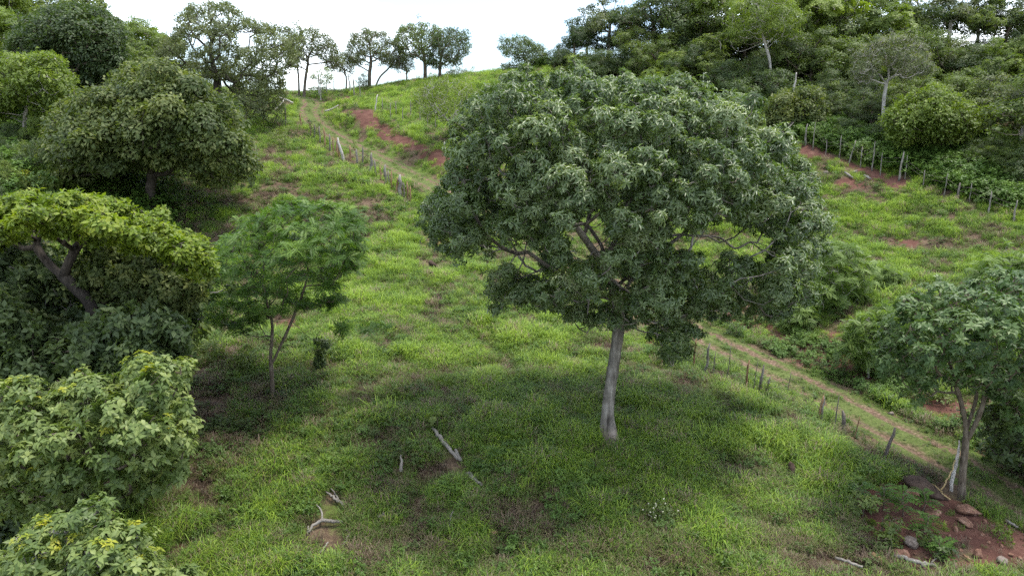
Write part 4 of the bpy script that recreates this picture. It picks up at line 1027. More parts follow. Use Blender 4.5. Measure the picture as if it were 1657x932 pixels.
fence('wire_fence', 'row of short grey posts below the upper part of the track', [
    (463, 205, 24, q(d_, w=0.078)), (487, 208, 19, q(b_, w=0.078)), (503, 222, 19, q(b_, w=0.078)), (510, 227, 20, q(d_, w=0.078)), (518, 233, 22, q(d_, w=0.078)), (526, 238, 24, q(b_, w=0.093)), (534, 245, 22, q(d_, w=0.078)), (540, 250, 22, q(b_, w=0.078)), (546, 255, 25, q(b_, w=0.116)), (549, 258, 20, q(b_, w=0.078)), (557, 261, 30, q(p_, w=0.139, lean=(-.22, 0), label='pale leaning post')), (567, 263, 22, q(b_, w=0.093)), (578, 265, 19, q(g_, w=0.093)),
    (587, 270, 26, q(d_, w=0.093, lean=(.05, 0))), (599, 280, 26, q(g_, w=0.139, lean=(.1, 0))), (608, 286, 22, q(d_, w=0.078)), (616, 292, 20, q(b_, w=0.070)), (624, 298, 26, q(g_, w=0.124)), (629, 301, 20, q(d_, w=0.070)), (634, 305, 23, q(b_, w=0.078)), (643, 314, 22, q(b_, w=0.093)), (648, 317, 28, q(g_, w=0.171)), (654, 320, 20, q(d_, w=0.070)), (660, 323, 24, q(b_, w=0.093)), (664, 326, 20, q(b_, w=0.078))])
fence('wire_fence', 'long fence of thin pale posts along the forest edge at right', [
    (1303, 236, 26, q(g_, w=.085)), (1315, 244, 34, q(g_, w=.042)), (1336, 251, 18, q(g_, w=.045)), (1358, 257, 28, q(g_, w=.05)), (1373, 266, 28, q(g_, w=.06, lean=(.22, 0))), (1392, 273, 25, q(g_, w=.042)), (1411, 278, 35, q(g_, w=.05)), (1424, 285, 27, q(g_, w=.038)),
    (1454, 293, 34, q(g_, w=.085, lean=(.08, 0))), (1464, 291, 28, q(g_, w=.04)), (1493, 304, 20, q(g_, w=.042)), (1527, 318, 26, q(g_, w=.042, lean=(.06, 0))), (1549, 325, 20, q(d_, w=.09)), (1568, 329, 22, q(g_, w=.038)), (1600, 345, 24, q(g_, w=.06)), (1640, 360, 24, q(g_, w=.06))])
fence('wire_fence', 'sparse thin posts standing on the grassy bank above the red cutting', [
    (517, 158, 28, q(p_, w=.1)), (529, 155, 22, q(g_, w=.07)), (541, 152, 18, q(g_, w=.07)), (568, 153, 24, q(p_, w=.1, lean=(-.08, 0))), (573, 156, 22, q(g_, w=.1)), (583, 160, 16, q(g_, w=.06)), (606, 182, 22, q(p_, w=.08, lean=(.2, 0))), (619, 178, 15, q(g_, w=.05)),
    (632, 190, 18, q(g_, w=.05)), (641, 186, 17, q(g_, w=.05)), (652, 198, 18, q(g_, w=.05)), (665, 188, 20, q(g_, w=.05)), (680, 196, 18, q(g_, w=.05)), (692, 205, 18, q(g_, w=.05)), (705, 208, 18, q(g_, w=.05)), (722, 252, 18, q(p_, w=.06, lean=(-.15, 0)))], wire=False)
fence('wire_fence', 'fence of thin posts below the forest on top of the ridge', [
    (930, 112, 24, q(p_, w=.08)), (950, 118, 24, q(g_, w=.07)), (982, 124, 26, q(p_, w=.07)), (1000, 130, 26, q(g_, w=.07)), (1018, 135, 28, q(p_, w=.07)), (1040, 142, 28, q(p_, w=.07)), (1062, 150, 28, q(g_, w=.07)), (1085, 160, 28, q(p_, w=.07)), (1110, 170, 28, q(p_, w=.07))])

# ------------------------------------------------------------------ fallen wood, stones, mounds
def wood(name, label, cat, strands, mat, group=None, lift=.14, rough=.1):
    """strands: list of ([(px, py, extra lift)], radii)"""
    p0 = at_m(*strands[0][0][0][:2]); root_o = None; r = np.random.default_rng(int(p0[0] * 100) % 9999); mb = MB()
    for pts, rad in strands:
        w = []
        for a in pts:
            p = at_m(a[0], a[1]); w.append(p + np.array([0, 0, lift + .05 + (a[2] if len(a) > 2 else 0)]))
        path = spline(w, 4); path[1:-1] += r.normal(size=(len(path) - 2, 3)) * .018
        for p in path: EXC.append((p[0], p[1], .24)); EXC.append((p[0], p[1] - .38, .24))
        V, F = tube(path - p0, np.interp(np.linspace(0, 1, len(path)), np.linspace(0, 1, len(rad)), rad), 8, rough, r); mb.add(V, F)
    o = link(name, mb.mesh(name), M[mat], None, p0); return tag(o, label, cat, group)
wood('fallen_log', 'long grey fallen log lying downhill in the grass left of the central tree', 'log', [([(700, 704), (712, 720), (724, 735), (738, 750), (745, 756)], [.06, .08, .075, .065, .05]), ([(737, 744, .1), (742, 752), (746, 757)], [.05, .07, .05])], 'wood_grey', lift=.22)
wood('fallen_log', 'half hidden lower piece of the grey log in the grass', 'log', [([(757, 772), (768, 783), (780, 793)], [.08, .08, .05])], 'wood_grey', lift=.08)
wood('dead_branch', 'forked grey dead branch lying in the grass at lower left of centre', 'branch', [([(497, 870), (512, 858), (524, 852), (540, 853), (556, 852)], [.035, .05, .06, .06, .045]), ([(523, 852), (521, 842, .08), (513, 833, .15)], [.04, .03, .02]), ([(499, 869), (500, 862)], [.04, .02])], 'wood_grey')
wood('dead_branch', 'split pale dead branch just above the forked branch', 'branch', [([(528, 806, .05), (540, 815), (549, 822), (557, 828)], [.03, .045, .05, .04]), ([(536, 803, .1), (544, 812), (551, 822)], [.02, .03, .03])], 'wood_grey')
wood('dead_branch', 'thin bent stick below the forked branch', 'branch', [([(553, 890), (562, 884), (566, 872), (560, 866)], [.02, .03, .035, .03])], 'wood_grey')
wood('dead_branch', 'short dry twig at the bottom left of the grass', 'branch', [([(516, 906), (524, 898), (532, 886)], [.025, .03, .02])], 'wood_grey')
wood('dead_branch', 'grey stub of wood right of the forked branch', 'branch', [([(610, 845), (618, 842), (624, 841)], [.06, .06, .04])], 'wood_grey')
wood('dead_branch', 'upright thin stick in the grass below the log', 'branch', [([(727, 864), (730, 856, .1), (734, 846, .25)], [.025, .025, .015])], 'wood_grey')
wood('dead_branch', 'small weathered chunk of wood at lower centre', 'branch', [([(792, 872), (800, 870), (806, 871)], [.05, .06, .04])], 'wood_brown')
wood('dead_branch', 'pale splintered stub standing in dry grass left of the log', 'branch', [([(649, 774), (650, 766, .15), (650, 760, .35)], [.07, .05, .03])], 'wood_grey')
wood('fallen_log', 'pale log lying across the red soil at the bottom right', 'log', [([(1446, 908), (1460, 914), (1478, 921), (1500, 924)], [.05, .07, .07, .05])], 'wood_grey')
wood('fallen_log', 'thick brown log end left of the pale log', 'log', [([(1410, 905), (1418, 913), (1424, 919)], [.07, .08, .07])], 'wood_brown')
wood('dead_branch', 'long thin pole lying in grass at the bottom right', 'branch', [([(1350, 912), (1372, 919), (1395, 928)], [.04, .05, .04])], 'wood_grey')
wood('dead_branch', 'branched dry stick right of the pale log', 'branch', [([(1490, 925), (1505, 922), (1520, 930)], [.05, .05, .03]), ([(1505, 922), (1514, 915, .08)], [.03, .015])], 'wood_grey')
wood('dead_branch', 'thin stick lying on red soil near the bottom edge', 'branch', [([(1558, 903), (1564, 908), (1569, 912)], [.035, .04, .03])], 'wood_brown', lift=.04)
wood('fallen_log', 'pale pole on the roadside at the right edge', 'log', [([(1624, 846), (1634, 852), (1646, 858)], [.045, .05, .04])], 'wood_grey', lift=.08)
wood('white_branch', 'bleached white branch beside the upper track', 'branch', [([(526, 184), (536, 182, .1), (548, 178, .3)], [.14, .12, .06])], 'bark_pale', lift=.2)
wood('white_branch', 'bleached white log at the left of the track top', 'branch', [([(452, 168, .5), (462, 170, .4), (475, 173, .2)], [.1, .13, .1]), ([(460, 170, .3), (446, 181)], [.1, .08])], 'bark_pale', lift=.2)
wood('broken_post', 'pale broken post leaning near the forked roadside tree', 'post', [([(1538, 797, -.2), (1541, 783, .35), (1545, 770, .75), (1546, 757, 1.1)], [.06, .065, .06, .03])], 'bark_pale', lift=0)
wood('cane_pole', 'yellow cane propped against the broken post', 'pole', [([(1522, 797), (1533, 788, .3), (1541, 778, .75)], [.025, .025, .02])], 'cane', lift=.05)
wood('cane_pole', 'pair of dry canes lying on the soil by the broken post', 'pole', [([(1502, 789), (1520, 802), (1537, 814)], [.025, .03, .025]), ([(1508, 788), (1524, 801)], [.02, .02])], 'cane', lift=.07)
wood('dead_tree', 'white crooked dead stem standing before the right forest', 'dead tree', [([(1276, 215, -.2), (1277, 213, 3.4), (1280, 213, 4.6), (1281, 213, 5.8)], [.12, .1, .09, .05])], 'bark_pale', lift=0)

def boulder(name, label, px, py, wpx, hpx, mat, group=None, seed=0, sink=.5, soft=.28):
    p = at_m(px, py); dist = np.linalg.norm(p - np.array([0, 0, CZ])); a, c = wpx * dist / FPX / 2, hpx * dist / FPX / 2
    r = np.random.default_rng(seed + int(px)); n, m = 9, 13; V = []
    th = np.linspace(0, math.pi, n); ph = np.arange(m) * 2 * math.pi / m
    pl = [(lambda d: d / np.linalg.norm(d))(r.normal(size=3)) for _ in range(10)]; hs = r.uniform(.45, .8, 10)
    for i in range(n):
        for k in range(m):
            d = np.array([math.sin(th[i]) * math.cos(ph[k]), math.sin(th[i]) * math.sin(ph[k]), math.cos(th[i])]); s = 1.0
            for nrm, hh in zip(pl, hs):
                q_ = d @ nrm
                if q_ * s > hh: s = hh / q_
            V.append(d * s * np.array([a * 1.15, a, c * 1.2]))
    i = np.arange(n - 1)[:, None] * m; j = np.arange(m)[None]; k = (j + 1) % m
    me_ = mesh_np(name, V, [np.stack([i + j, i + m + j, i + m + k, i + k], -1).reshape(-1, 4)], None, False)
    o = link(name, me_, M[mat], None, p + np.array([0, 0, c * (1 - sink)])); o.rotation_euler = (r.uniform(-.2, .2), r.uniform(-.2, .2), r.uniform(0, 6)); EXC.append((p[0], p[1], a + .15)); EXC.append((p[0], p[1] - .4, a))
    return tag(o, label, 'rock', group)
boulder('rock', 'large pale grey rock in the red soil below the seedlings', 1470, 882, 24, 17, 'rock_grey', seed=1)
boulder('rock', 'flat red brown slab of rock at the head of the red soil bank', 1566, 832, 30, 18, 'rock_brown', seed=2)
boulder('rock', 'long red brown rock below the flat slab', 1562, 850, 24, 10, 'rock_brown', seed=3)
boulder('rock', 'red brown rock right of the seedlings', 1510, 835, 22, 14, 'rock_brown', seed=4)
boulder('rock', 'red rock beside the dark earth heap', 1472, 806, 20, 16, 'rock_brown', seed=5)
boulder('rock', 'brown rock beneath the large pale grey rock', 1458, 902, 22, 16, 'rock_brown', seed=6)
boulder('rock', 'brown stone at the lower right among grass tufts', 1582, 902, 14, 14, 'rock_brown', seed=7)
boulder('rock', 'pale stone at the upper left end of the red soil', 1364, 812, 14, 8, 'rock_grey', seed=8)
boulder('rock', 'ochre stone right of the long red brown rock', 1545, 860, 9, 9, 'rock_brown', seed=9)
boulder('rock', 'pale rock at the bottom right corner', 1622, 912, 16, 12, 'rock_grey', seed=10)
for k, (x, y, w) in enumerate([(1528, 850, 7), (1536, 870, 5), (1552, 876, 5), (1570, 872, 5), (1590, 868, 6), (1600, 880, 6), (1612, 862, 5), (1556, 892, 6), (1530, 890, 5), (1515, 862, 6), (1500, 850, 5), (1620, 885, 6), (1640, 880, 6), (1635, 900, 7), (1545, 915, 7), (1580, 925, 8), (1600, 918, 7), (1490, 870, 5),
    (1498, 905, 6), (1480, 900, 5), (1436, 900, 6), (1650, 905, 6), (1576, 835, 7), (1592, 846, 6), (1470, 915, 6), (1520, 905, 5), (1610, 835, 5), (1548, 840, 6), (1487, 818, 6), (1440, 790, 6)]):
    boulder('stone', 'small red brown stone strewn on the bare soil bank at the bottom right', x, y, w, w * .8, 'rock_brown', 'stones on the red soil bank', 20 + k)
boulder('earth_heap', 'heap of dark soil beside the canes at the bottom right', 1500, 800, 60, 22, 'mound', seed=51, sink=.5)['category'] = 'earth heap'
boulder('termite_mound', 'dark lump of earth on the crest of the hill behind the central tree', 899, 113, 12, 12, 'mound', seed=52)['category'] = 'mound'
boulder('tree_stump', 'dark rotten stump in the grass at lower right', 1281, 780, 16, 36, 'mound', seed=53, sink=.4)['category'] = 'stump'
boulder('rock', 'dark rock in the grass left of the central crown', 699, 432, 18, 12, 'mound', seed=54, sink=.35)
boulder('rock', 'dark rock on bare soil left of the small feathery tree', 310, 580, 24, 14, 'mound', seed=55, sink=.45)
boulder('rock', 'grey rock below the upper forest fence', 1384, 281, 8, 7, 'rock_grey', seed=56)
boulder('rock', 'grey rock at the foot of the upper fence bank', 1336, 284, 10, 9, 'rock_grey', seed=57)
boulder('rock', 'pale stone in shade beside the lower track', 1441, 671, 8, 6, 'rock_grey', seed=58)
wood('dead_branch', 'grey dead branches piled below the upper fence', 'branch', [([(1366, 283), (1374, 288), (1380, 292)], [.08, .1, .06]), ([(1398, 288), (1404, 291), (1409, 294)], [.1, .1, .06])], 'wood_grey')

# ------------------------------------------------------------------ small plants
def seedling(label, px, py, hp, nfr, seed, mat='feather'):
    b = at_m(px, py); dist = np.linalg.norm(b - np.array([0, 0, CZ])); h = hp * dist / FPX; r = np.random.default_rng(seed)
    root = thing('seedling', b, label, 'plant'); st = spline([(0, 0, -.1), (r.uniform(-.1, .1), 0, h * .5), (r.uniform(-.15, .15), r.uniform(-.1, .1), h)], 4)
    mb = MB(); V, F = tube(st, np.linspace(.025, .012, len(st)), 5); mb.add(V, F); link('stem', mb.mesh('stem'), M['bark_brown'], root)
    fr = frond(6, .5, .2, seed, .55, .45); me_ = mesh_np('leaf', fr[0], [fr[1]], {'tint': np.clip(fr[2] + .5, 0, 1)}); me_.materials.append(M[mat])
    for k in range(nfr):
        o = bpy.data.objects.new('leaf', me_); COL.objects.link(o); o.parent = root; t = st[int((.35 + .65 * (k + 1) / nfr) * (len(st) - 1))]
        o.location = t; o.rotation_euler = (r.uniform(-.3, .3), -r.uniform(-.1, .6), k * 2.4 + r.uniform(-.3, .3)); s = r.uniform(.7, 1.15); o.scale = (s, s, s)
    EXC.append((b[0], b[1], .3))
seedling('dark blue green seedling with drooping leaves at the top of the red soil', 1385, 808, 22, 9, 1)
seedling('broad leaved seedling in the middle of the red soil bank', 1430, 828, 34, 14, 2)
seedling('seedling right of the tallest one above the pale grey rock', 1462, 836, 36, 14, 3)
seedling('small seedling beside the dark earth heap', 1492, 826, 26, 10, 4)
seedling('leafy seedling growing behind the large pale grey rock', 1495, 862, 24, 12, 5)
seedling('dark green seedling low on the red soil near the bottom edge', 1518, 905, 22, 12, 6)
seedling('pale sprig beside the grass at the left of the red soil', 1435, 880, 22, 9, 7, 'bright')
def shrub(name, label, cat, px, py, wp, hp, leaf, lm, seed, density=20, size=1.0, n=7, flat=.8):
    b = at_m(px, py); dist = np.linalg.norm(b - np.array([0, 0, CZ])); w, h = wp * dist / FPX / 2, hp * dist / FPX; r = np.random.default_rng(seed + 900)
    root = thing(name, b, label, cat); cl = []
    for k in range(n):
        z = (k + .5) / n; rr = w * (.5 + .5 * math.sin(math.pi * min(1, z * .9 + .1))); a = r.uniform(0, 6.28)
        cl.append((np.array([math.cos(a) * rr * .55, math.sin(a) * rr * .55, h * (.12 + .75 * z)]), max(.12, min(w * .6, h * .4)) * r.uniform(.7, 1.1), flat))
    make_tree(root, spline([(0, 0, 0), (.02, 0, h * .4), (0, .03, h * .7)], 4), .03, cl, leaf, M[lm], M['bark_brown'], density * .6, size * 1.22, seed + 700, flare_amt=0, start=.1, sides=5, up=.6, twigs=1, tip=.008)
    EXC.append((b[0], b[1], w * .6)); return root
shrub('dark_shrub', 'upright dark green shrub like a small conifer right of the feathery tree', 'shrub', 522, 606, 30, 66, 'fine', 'dark', 1, 60, 1.2, 9)
shrub('dark_shrub', 'dark green shrub left of the feathery tree trunk', 'shrub', 395, 600, 50, 34, 'small', 'mid', 2, 26, .8)
shrub('dark_shrub', 'low leafy shrub under the feathery tree in the shade', 'shrub', 340, 590, 60, 36, 'small', 'mid', 3, 26, .8)
shrub('green_shrub', 'dark green leafy weed bush beside the top of the fallen log', 'shrub', 708, 698, 44, 32, 'broad', 'mid', 4, 34, .6)
shrub('green_shrub', 'tall narrow shrub left of the upper track', 'shrub', 457, 208, 24, 42, 'far', 'mid', 5, 14, .55)
shrub('green_shrub', 'dark two stemmed shrub beside the upper track', 'shrub', 503, 228, 20, 34, 'far', 'dark', 6, 16, .5)
shrub('green_shrub', 'small dark shrub just right of the two stemmed shrub', 'shrub', 516, 226, 14, 30, 'far', 'mid', 7, 18, .5)
shrub('green_shrub', 'dark bush on brown soil left of the upper track', 'shrub', 452, 240, 46, 28, 'far', 'mid', 8, 12, .5)
shrub('green_shrub', 'pale sapling on the upper track verge nearer the red bank', 'shrub', 594, 262, 16, 22, 'far', 'bright', 9, 12, .45)
shrub('green_shrub', 'pale sapling on the upper track verge further from the red bank', 'shrub', 573, 244, 14, 20, 'far', 'bright', 10, 12, .45)
shrub('green_shrub', 'dark green bush at the foot of the red bank', 'shrub', 694, 252, 22, 20, 'far', 'mid', 11, 14, .5)
shrub('green_shrub', 'dark bush hanging on the top edge of the red bank', 'shrub', 574, 178, 14, 12, 'far', 'dark', 12, 14, .5)
shrub('green_shrub', 'green bush on the lip of the red bank', 'shrub', 622, 206, 20, 14, 'far', 'mid', 13, 14, .5)
shrub('green_shrub', 'scrubby bush above the middle of the red bank', 'shrub', 638, 220, 20, 12, 'far', 'bright', 14, 14, .5)
shrub('yellow_shrub', 'low shrub covered in yellow flowers at the far left', 'shrub', 50, 308, 44, 24, 'far', 'broad_yellow', 15, 14, .4)
shrub('grey_shrub', 'grey green scrub below the upper fence', 'shrub', 1400, 305, 36, 16, 'far', 'grey', 16, 12, .5)
shrub('yellow_shrub', 'small yellow green tree by the upper fence', 'shrub', 1356, 240, 22, 36, 'far', 'bright', 17, 8, .6)
shrub('green_shrub', 'leafy shrub behind the thin fence posts at right', 'shrub', 1386, 262, 30, 30, 'far', 'bright', 18, 9, .6)
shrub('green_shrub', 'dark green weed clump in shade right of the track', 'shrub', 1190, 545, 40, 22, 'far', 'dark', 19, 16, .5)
shrub('green_shrub', 'dark weeds at the foot of the central tree crown by the track', 'shrub', 1150, 530, 34, 18, 'far', 'mid', 20, 16, .5)
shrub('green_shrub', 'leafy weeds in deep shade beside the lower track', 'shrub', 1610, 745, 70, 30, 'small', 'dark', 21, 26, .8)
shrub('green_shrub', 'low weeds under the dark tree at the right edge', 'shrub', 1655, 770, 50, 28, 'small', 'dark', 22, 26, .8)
shrub('green_shrub', 'shrubby weeds under the left side of the roadside tree', 'shrub', 1500, 655, 60, 30, 'small', 'mid', 23, 24, .8)
shrub('green_shrub', 'low bright bush beside the large trunk under the crown', 'shrub', 1075, 585, 60, 30, 'silver' if False else 'small', 'mid', 24, 24, .7)
shrub('green_shrub', 'bushy weeds at the left edge of the red soil bank', 'shrub', 1395, 838, 60, 34, 'broad', 'mid', 31, 30, .6)
shrub('green_shrub', 'dense weeds below the tallest seedling on the red soil', 'shrub', 1425, 866, 56, 36, 'broad', 'mid', 32, 30, .6)
shrub('green_shrub', 'dark weeds left of the large pale grey rock', 'shrub', 1440, 892, 40, 24, 'small', 'mid', 33, 30, .7)
shrub('green_shrub', 'green weed clump in the middle of the red soil right of the rock', 'shrub', 1500, 885, 30, 26, 'broad', 'mid', 34, 36, .5)
shrub('green_shrub', 'low green plant near the bottom edge on red soil', 'shrub', 1526, 912, 34, 22, 'broad', 'dark', 35, 34, .5)
shrub('green_shrub', 'pale green tuft of weeds on the far right of the red soil', 'shrub', 1618, 875, 26, 20, 'small', 'bright', 36, 30, .6)
shrub('green_shrub', 'brush pile of dark weeds on the slope left of the roadside stump', 'shrub', 1240, 655, 50, 26, 'small', 'mid', 37, 26, .7)
shrub('green_shrub', 'brownish bush on the slope just above the dark stump', 'shrub', 1168, 655, 44, 24, 'small', 'olive', 38, 26, .7)
# white flowered plant
wf = shrub('flowering_plant', 'weed with white blossoms in the grass at lower right of centre', 'plant', 1068, 850, 46, 34, 'small', 'mid', 25, 22, .7)
r_ = np.random.default_rng(5); bl = np.stack([r_.normal(size=26) * .32, r_.normal(size=26) * .2, r_.uniform(.25, .85, 26)], -1)
V_, T_, A_ = scatter(LT['broad'], bl, r_.normal(size=(26, 3)) * .4 + np.array([0, -.3, 1]), np.full(26, .17), np.full(26, .4), r_)
M['petal'] = leaf_mat('white_petal', (.5, .48, .4), (.62, .6, .5), (.7, .68, .58), trans=.3)
o_ = link('blossoms', mesh_np('blossoms', V_, [T_], {'tint': A_}), M['petal'], wf); o_['kind'] = 'stuff'

# ------------------------------------------------------------------ grass and undergrowth
def grass_mat(name, kind):
    m, nt, out = mat_new(name); l = nt.links.new
    a = nt.nodes.new('ShaderNodeAttribute'); a.attribute_name = 'tint'
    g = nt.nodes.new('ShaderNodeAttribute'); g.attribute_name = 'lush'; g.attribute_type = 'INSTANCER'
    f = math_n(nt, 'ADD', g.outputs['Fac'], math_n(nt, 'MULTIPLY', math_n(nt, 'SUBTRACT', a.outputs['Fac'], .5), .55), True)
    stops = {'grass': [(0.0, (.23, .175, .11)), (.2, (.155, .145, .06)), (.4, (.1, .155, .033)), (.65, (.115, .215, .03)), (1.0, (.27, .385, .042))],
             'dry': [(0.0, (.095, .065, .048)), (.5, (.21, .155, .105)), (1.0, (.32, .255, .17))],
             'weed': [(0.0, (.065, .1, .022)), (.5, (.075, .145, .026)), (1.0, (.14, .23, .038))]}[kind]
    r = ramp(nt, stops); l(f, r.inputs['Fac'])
    p = nt.nodes.new('ShaderNodeBsdfPrincipled'); p.inputs['Roughness'].default_value = .5; p.inputs['Specular IOR Level'].default_value = .35; l(r.outputs[0], p.inputs['Base Color'])
    t = nt.nodes.new('ShaderNodeBsdfTranslucent'); l(r.outputs[0], t.inputs['Color']); s = nt.nodes.new('ShaderNodeMixShader'); s.inputs['Fac'].default_value = .4
    l(p.outputs[0], s.inputs[1]); l(t.outputs[0], s.inputs[2]); l(s.outputs[0], out.inputs['Surface']); return m
def tuft(n, h, spread, w, seed, bend=.6, flatten=0.0):
    r = np.random.default_rng(seed); V, F3, F4, A = [], [], [], []; k = 0
    for i in range(n):
        a = r.uniform(0, 6.28); rad = spread * math.sqrt(r.random()) * .5; b0 = np.array([math.cos(a) * rad, math.sin(a) * rad, -.03])
        a2 = a + r.normal() * 1.7; d = np.array([math.cos(a2), math.sin(a2), 0]); hh = h * r.uniform(.55, 1.15); bd = bend * r.uniform(.4, 1.3); side = np.array([-d[1], d[0], 0]) * w * .5 * r.uniform(.7, 1.3)
        up = 1 - flatten * r.uniform(.6, 1)
        p1 = b0 + d * hh * bd * .22 + np.array([0, 0, hh * .5 * up]); p2 = b0 + d * hh * bd * .85 + np.array([0, 0, hh * (.92 - .3 * bd) * up + .02]); 
        p3 = b0 + d * hh * bd * 1.35 + np.array([0, 0, hh * (.95 - .62 * bd) * up + .02])
        V += [b0 - side, b0 + side, p1 - side, p1 + side, p2 - side * .7, p2 + side * .7, p3]; F4 += [(k, k + 1, k + 3, k + 2), (k + 2, k + 3, k + 5, k + 4)]; F3 += [(k + 4, k + 5, k + 6)]; k += 7
        A += [r.uniform(.1, .9)] * 7
    return np.array(V), [np.array(F4), np.array(F3)], np.array(A)
TUFTS = bpy.data.collections.new('grass_tufts')
GM, DM, WM = grass_mat('green_grass', 'grass'), grass_mat('dry_grass', 'dry'), grass_mat('weed_leaf', 'weed')
def src(name, V, F, A, m):
    o = bpy.data.objects.new(name, mesh_np(name, V, F, {'tint': A})); o.data.materials.append(m); TUFTS.objects.link(o)
for i in range(4): src('a_tuft%d' % i, *tuft(46, .36 + .05 * i, .5 + .06 * i, .014, 40 + i, .3 + .13 * i), GM)               # 0-3 tall green
for i in range(2): src('b_turf%d' % i, *tuft(34, .16, .55, .014, 50 + i, .8), GM)                # 4-5 short turf
for i in range(3): src('c_dry%d' % i, *tuft(34, (.34, .3, .5)[i], (.6, .5, .3)[i], .013, 60 + i, (.95, .8, .35)[i], (.6, .4, 0)[i]), DM)           # 6-8 straw
for i in range(2):
    v, t, a = whorl('small', 16, .16, 70 + i, (-.2, .9), stem=1.8); v = v + np.array([0, 0, .26]); src('d_weed%d' % i, v, [t], a + .5, WM)   # 9-10 weeds
for i in range(2):
    vs, ts, as_, off = [], [], [], 0; rr = np.random.default_rng(80 + i)
    for k in range(26):
        v, t, a = whorl('small', 9, .17, 800 + i * 40 + k, (-.5, .7), stem=.9); p = np.array([rr.normal() * .35, rr.normal() * .35, rr.uniform(.2, .95)]); vs.append(v + p); ts.append(t + off); as_.append(a + .5); off += len(v)
    src('e_bush%d' % i, np.concatenate(vs), [np.concatenate(ts)], np.concatenate(as_), WM)        # 11-12 leafy undergrowth

def in_view_points(n, y0, y1, seed, marg=1.10):
    r = np.random.default_rng(seed); y = np.sqrt(r.uniform(y0 * y0, y1 * y1, n)); x = (r.uniform(-1, 1, n)) * (y * .78 * marg + 1.5); return x, y
exc = np.array(EXC)
def excluded(x, y):
    m = np.zeros(len(x), bool)
    for ex, ey, er in exc: m |= (x - ex) ** 2 + (y - ey) ** 2 < er * er
    return m
X, Y_ = [], []
for n, a, b, sd in ((62000, 13, 24, 1), (72000, 24, 38, 2), (74000, 38, 62, 3), (70000, 62, 110, 4)):
    x, y = in_view_points(n, a, b, sd); X.append(x); Y_.append(y)
X = np.concatenate(X); Y_ = np.concatenate(Y_); n = len(X); r = np.random.default_rng(99)
S_ = soil_mask(X, Y_); G_ = lush_shade_field(X, Y_); FD = FS * forest_side(X, Y_); TD, TS, _, _ = polyline_dist(X, Y_, TRACK)
cl_ = clump_field(X, Y_)                                             # clumping
keep = (r.random(n) < (1 - .93 * S_)) & (r.random(n) < np.where(FD > 1.5, .25, 1)) & ~((np.abs(TD - .78) < .36) & (r.random(n) < .9)) & ~((TD < 2.0) & (r.random(n) < .3)) & ~excluded(X, Y_)
keep &= (cl_ > .3) | (r.random(n) < .5)
X, Y_, S_, G_, FD, TD, cl_ = [a[keep] for a in (X, Y_, S_, G_, FD, TD, cl_)]; n = len(X)
idx = r.integers(0, 4, n)
dryp = np.clip(.30 + (0.55 - G_) * 1.5 + .35 * (cl_ < .3), .17, .9); isdry = r.random(n) < dryp; idx[isdry] = r.integers(6, 9, isdry.sum())
wd = (r.random(n) < .11 + .2 * (FD > .5)) & ~isdry; idx[wd] = r.integers(9, 11, wd.sum())
bw = (r.random(n) < .012 + .05 * (vnoise(X, Y_, 3.0, 71, 2) > .62)) & (TD > 2.2); idx[bw] = r.integers(11, 13, bw.sum())
verge = TD < 1.9; idx[verge & (r.random(n) < .93)] = r.integers(4, 6); idx[verge & (r.random(n) < .07)] = 9
lowv = (TD >= 1.9) & (TD < 4.2) & (Y_ < 62) & (r.random(n) < .55); idx[lowv] = np.where(r.random(lowv.sum()) < .5, 9, 4)
sc = r.uniform(.45, 1.2, n) * (.5 + .8 * cl_) * (.75 + .4 * G_); sc = np.where(bw, r.uniform(.3, .55, n), sc); sc = np.where(verge, sc * .8, sc); sc = sc * np.where(Y_ > 60, 1.25, 1.0) * (1 - .45 * S_)
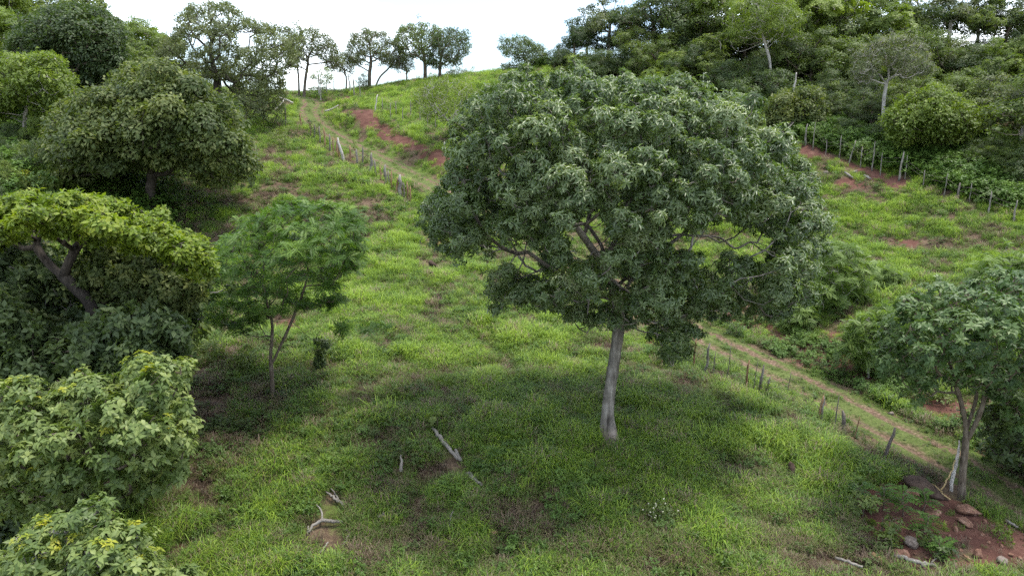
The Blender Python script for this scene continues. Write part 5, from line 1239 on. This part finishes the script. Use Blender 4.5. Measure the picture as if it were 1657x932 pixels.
# a band of leafy undergrowth along and behind the upper fence, and in the wood at left
ux, uy = in_view_points(40000, 40, 108, 7); uf = FS * forest_side(ux, uy); k = (uf > .3 + 1.2 * vnoise(ux, uy, 3, 61, 2)) & (uf < 14) & (r.random(len(ux)) < np.where(uf < 7, .95, .35)); ux, uy = ux[k], uy[k]
lx, ly = in_view_points(9000, 44, 100, 8); k = (lx < -.36 * ly - 6 + 4 * (vnoise(lx, ly, 6, 62, 2) - .5)); lx, ly = lx[k], ly[k]
sx, sy = in_view_points(6000, 22, 42, 9); td, ts, _, _ = polyline_dist(sx, sy, TRACK); k = (sx > 0) & (td > 1.9) & (td < 5.5) & (ts * 1 < 0) & (vnoise(sx, sy, 2.2, 63, 2) > .44); sx, sy = sx[k], sy[k]
def points_object(name, x, y, idx, sc, lush, lean, label):
    z = height(x, y) - .02; n = len(x); V = np.stack([x, y, z], -1); me_ = mesh_np(name, V, [])
    rot = np.stack([r.normal(size=n) * lean, r.normal(size=n) * lean, r.uniform(0, 6.28, n)], -1)
    o = link(name, me_); instance_nodes(o, TUFTS, {'kind_index': idx, 'lush': lush, 'size': sc, 'turn': rot})
    return tag(o, label, None, None, 'stuff')
lush_shade = np.clip(G_ * .72 + (cl_ - .5) * .4 + .14 - .10 * (1 - sstep(24, 40, Y_)) + .06 * sstep(40, 70, Y_) + r.normal(size=n) * .2, 0, 1)  # tuft colour includes painted cloud shade near the camera, sunlit tone farther up
lush_shade = np.where(verge, np.clip(.44 + r.normal(size=n) * .14, 0, 1), lush_shade)
big = (r.random(n) < .035) & (idx < 4) & ~verge; sc = np.where(big, sc * r.uniform(1.2, 1.6, n), sc * np.where(verge, 1, 1.12))
points_object('grass', X, Y_, idx, sc, lush_shade, .16, 'long green and dry grass covering the hillside')
ax, ay = np.concatenate([ux, lx, sx]), np.concatenate([uy, ly, sy])
asz = np.concatenate([r.uniform(.9, 1.7, len(ux)), r.uniform(.9, 1.8, len(lx)), r.uniform(.35, .7, len(sx))])
points_object('undergrowth', ax, ay, r.integers(11, 13, len(ax)), asz, np.clip(.62 + r.normal(size=len(ax)) * .25, 0, 1), .2, 'leafy weeds and undergrowth along the forest edge')
print('points', n, len(ax), 'tris', sum(len(m.polygons) for m in bpy.data.meshes))
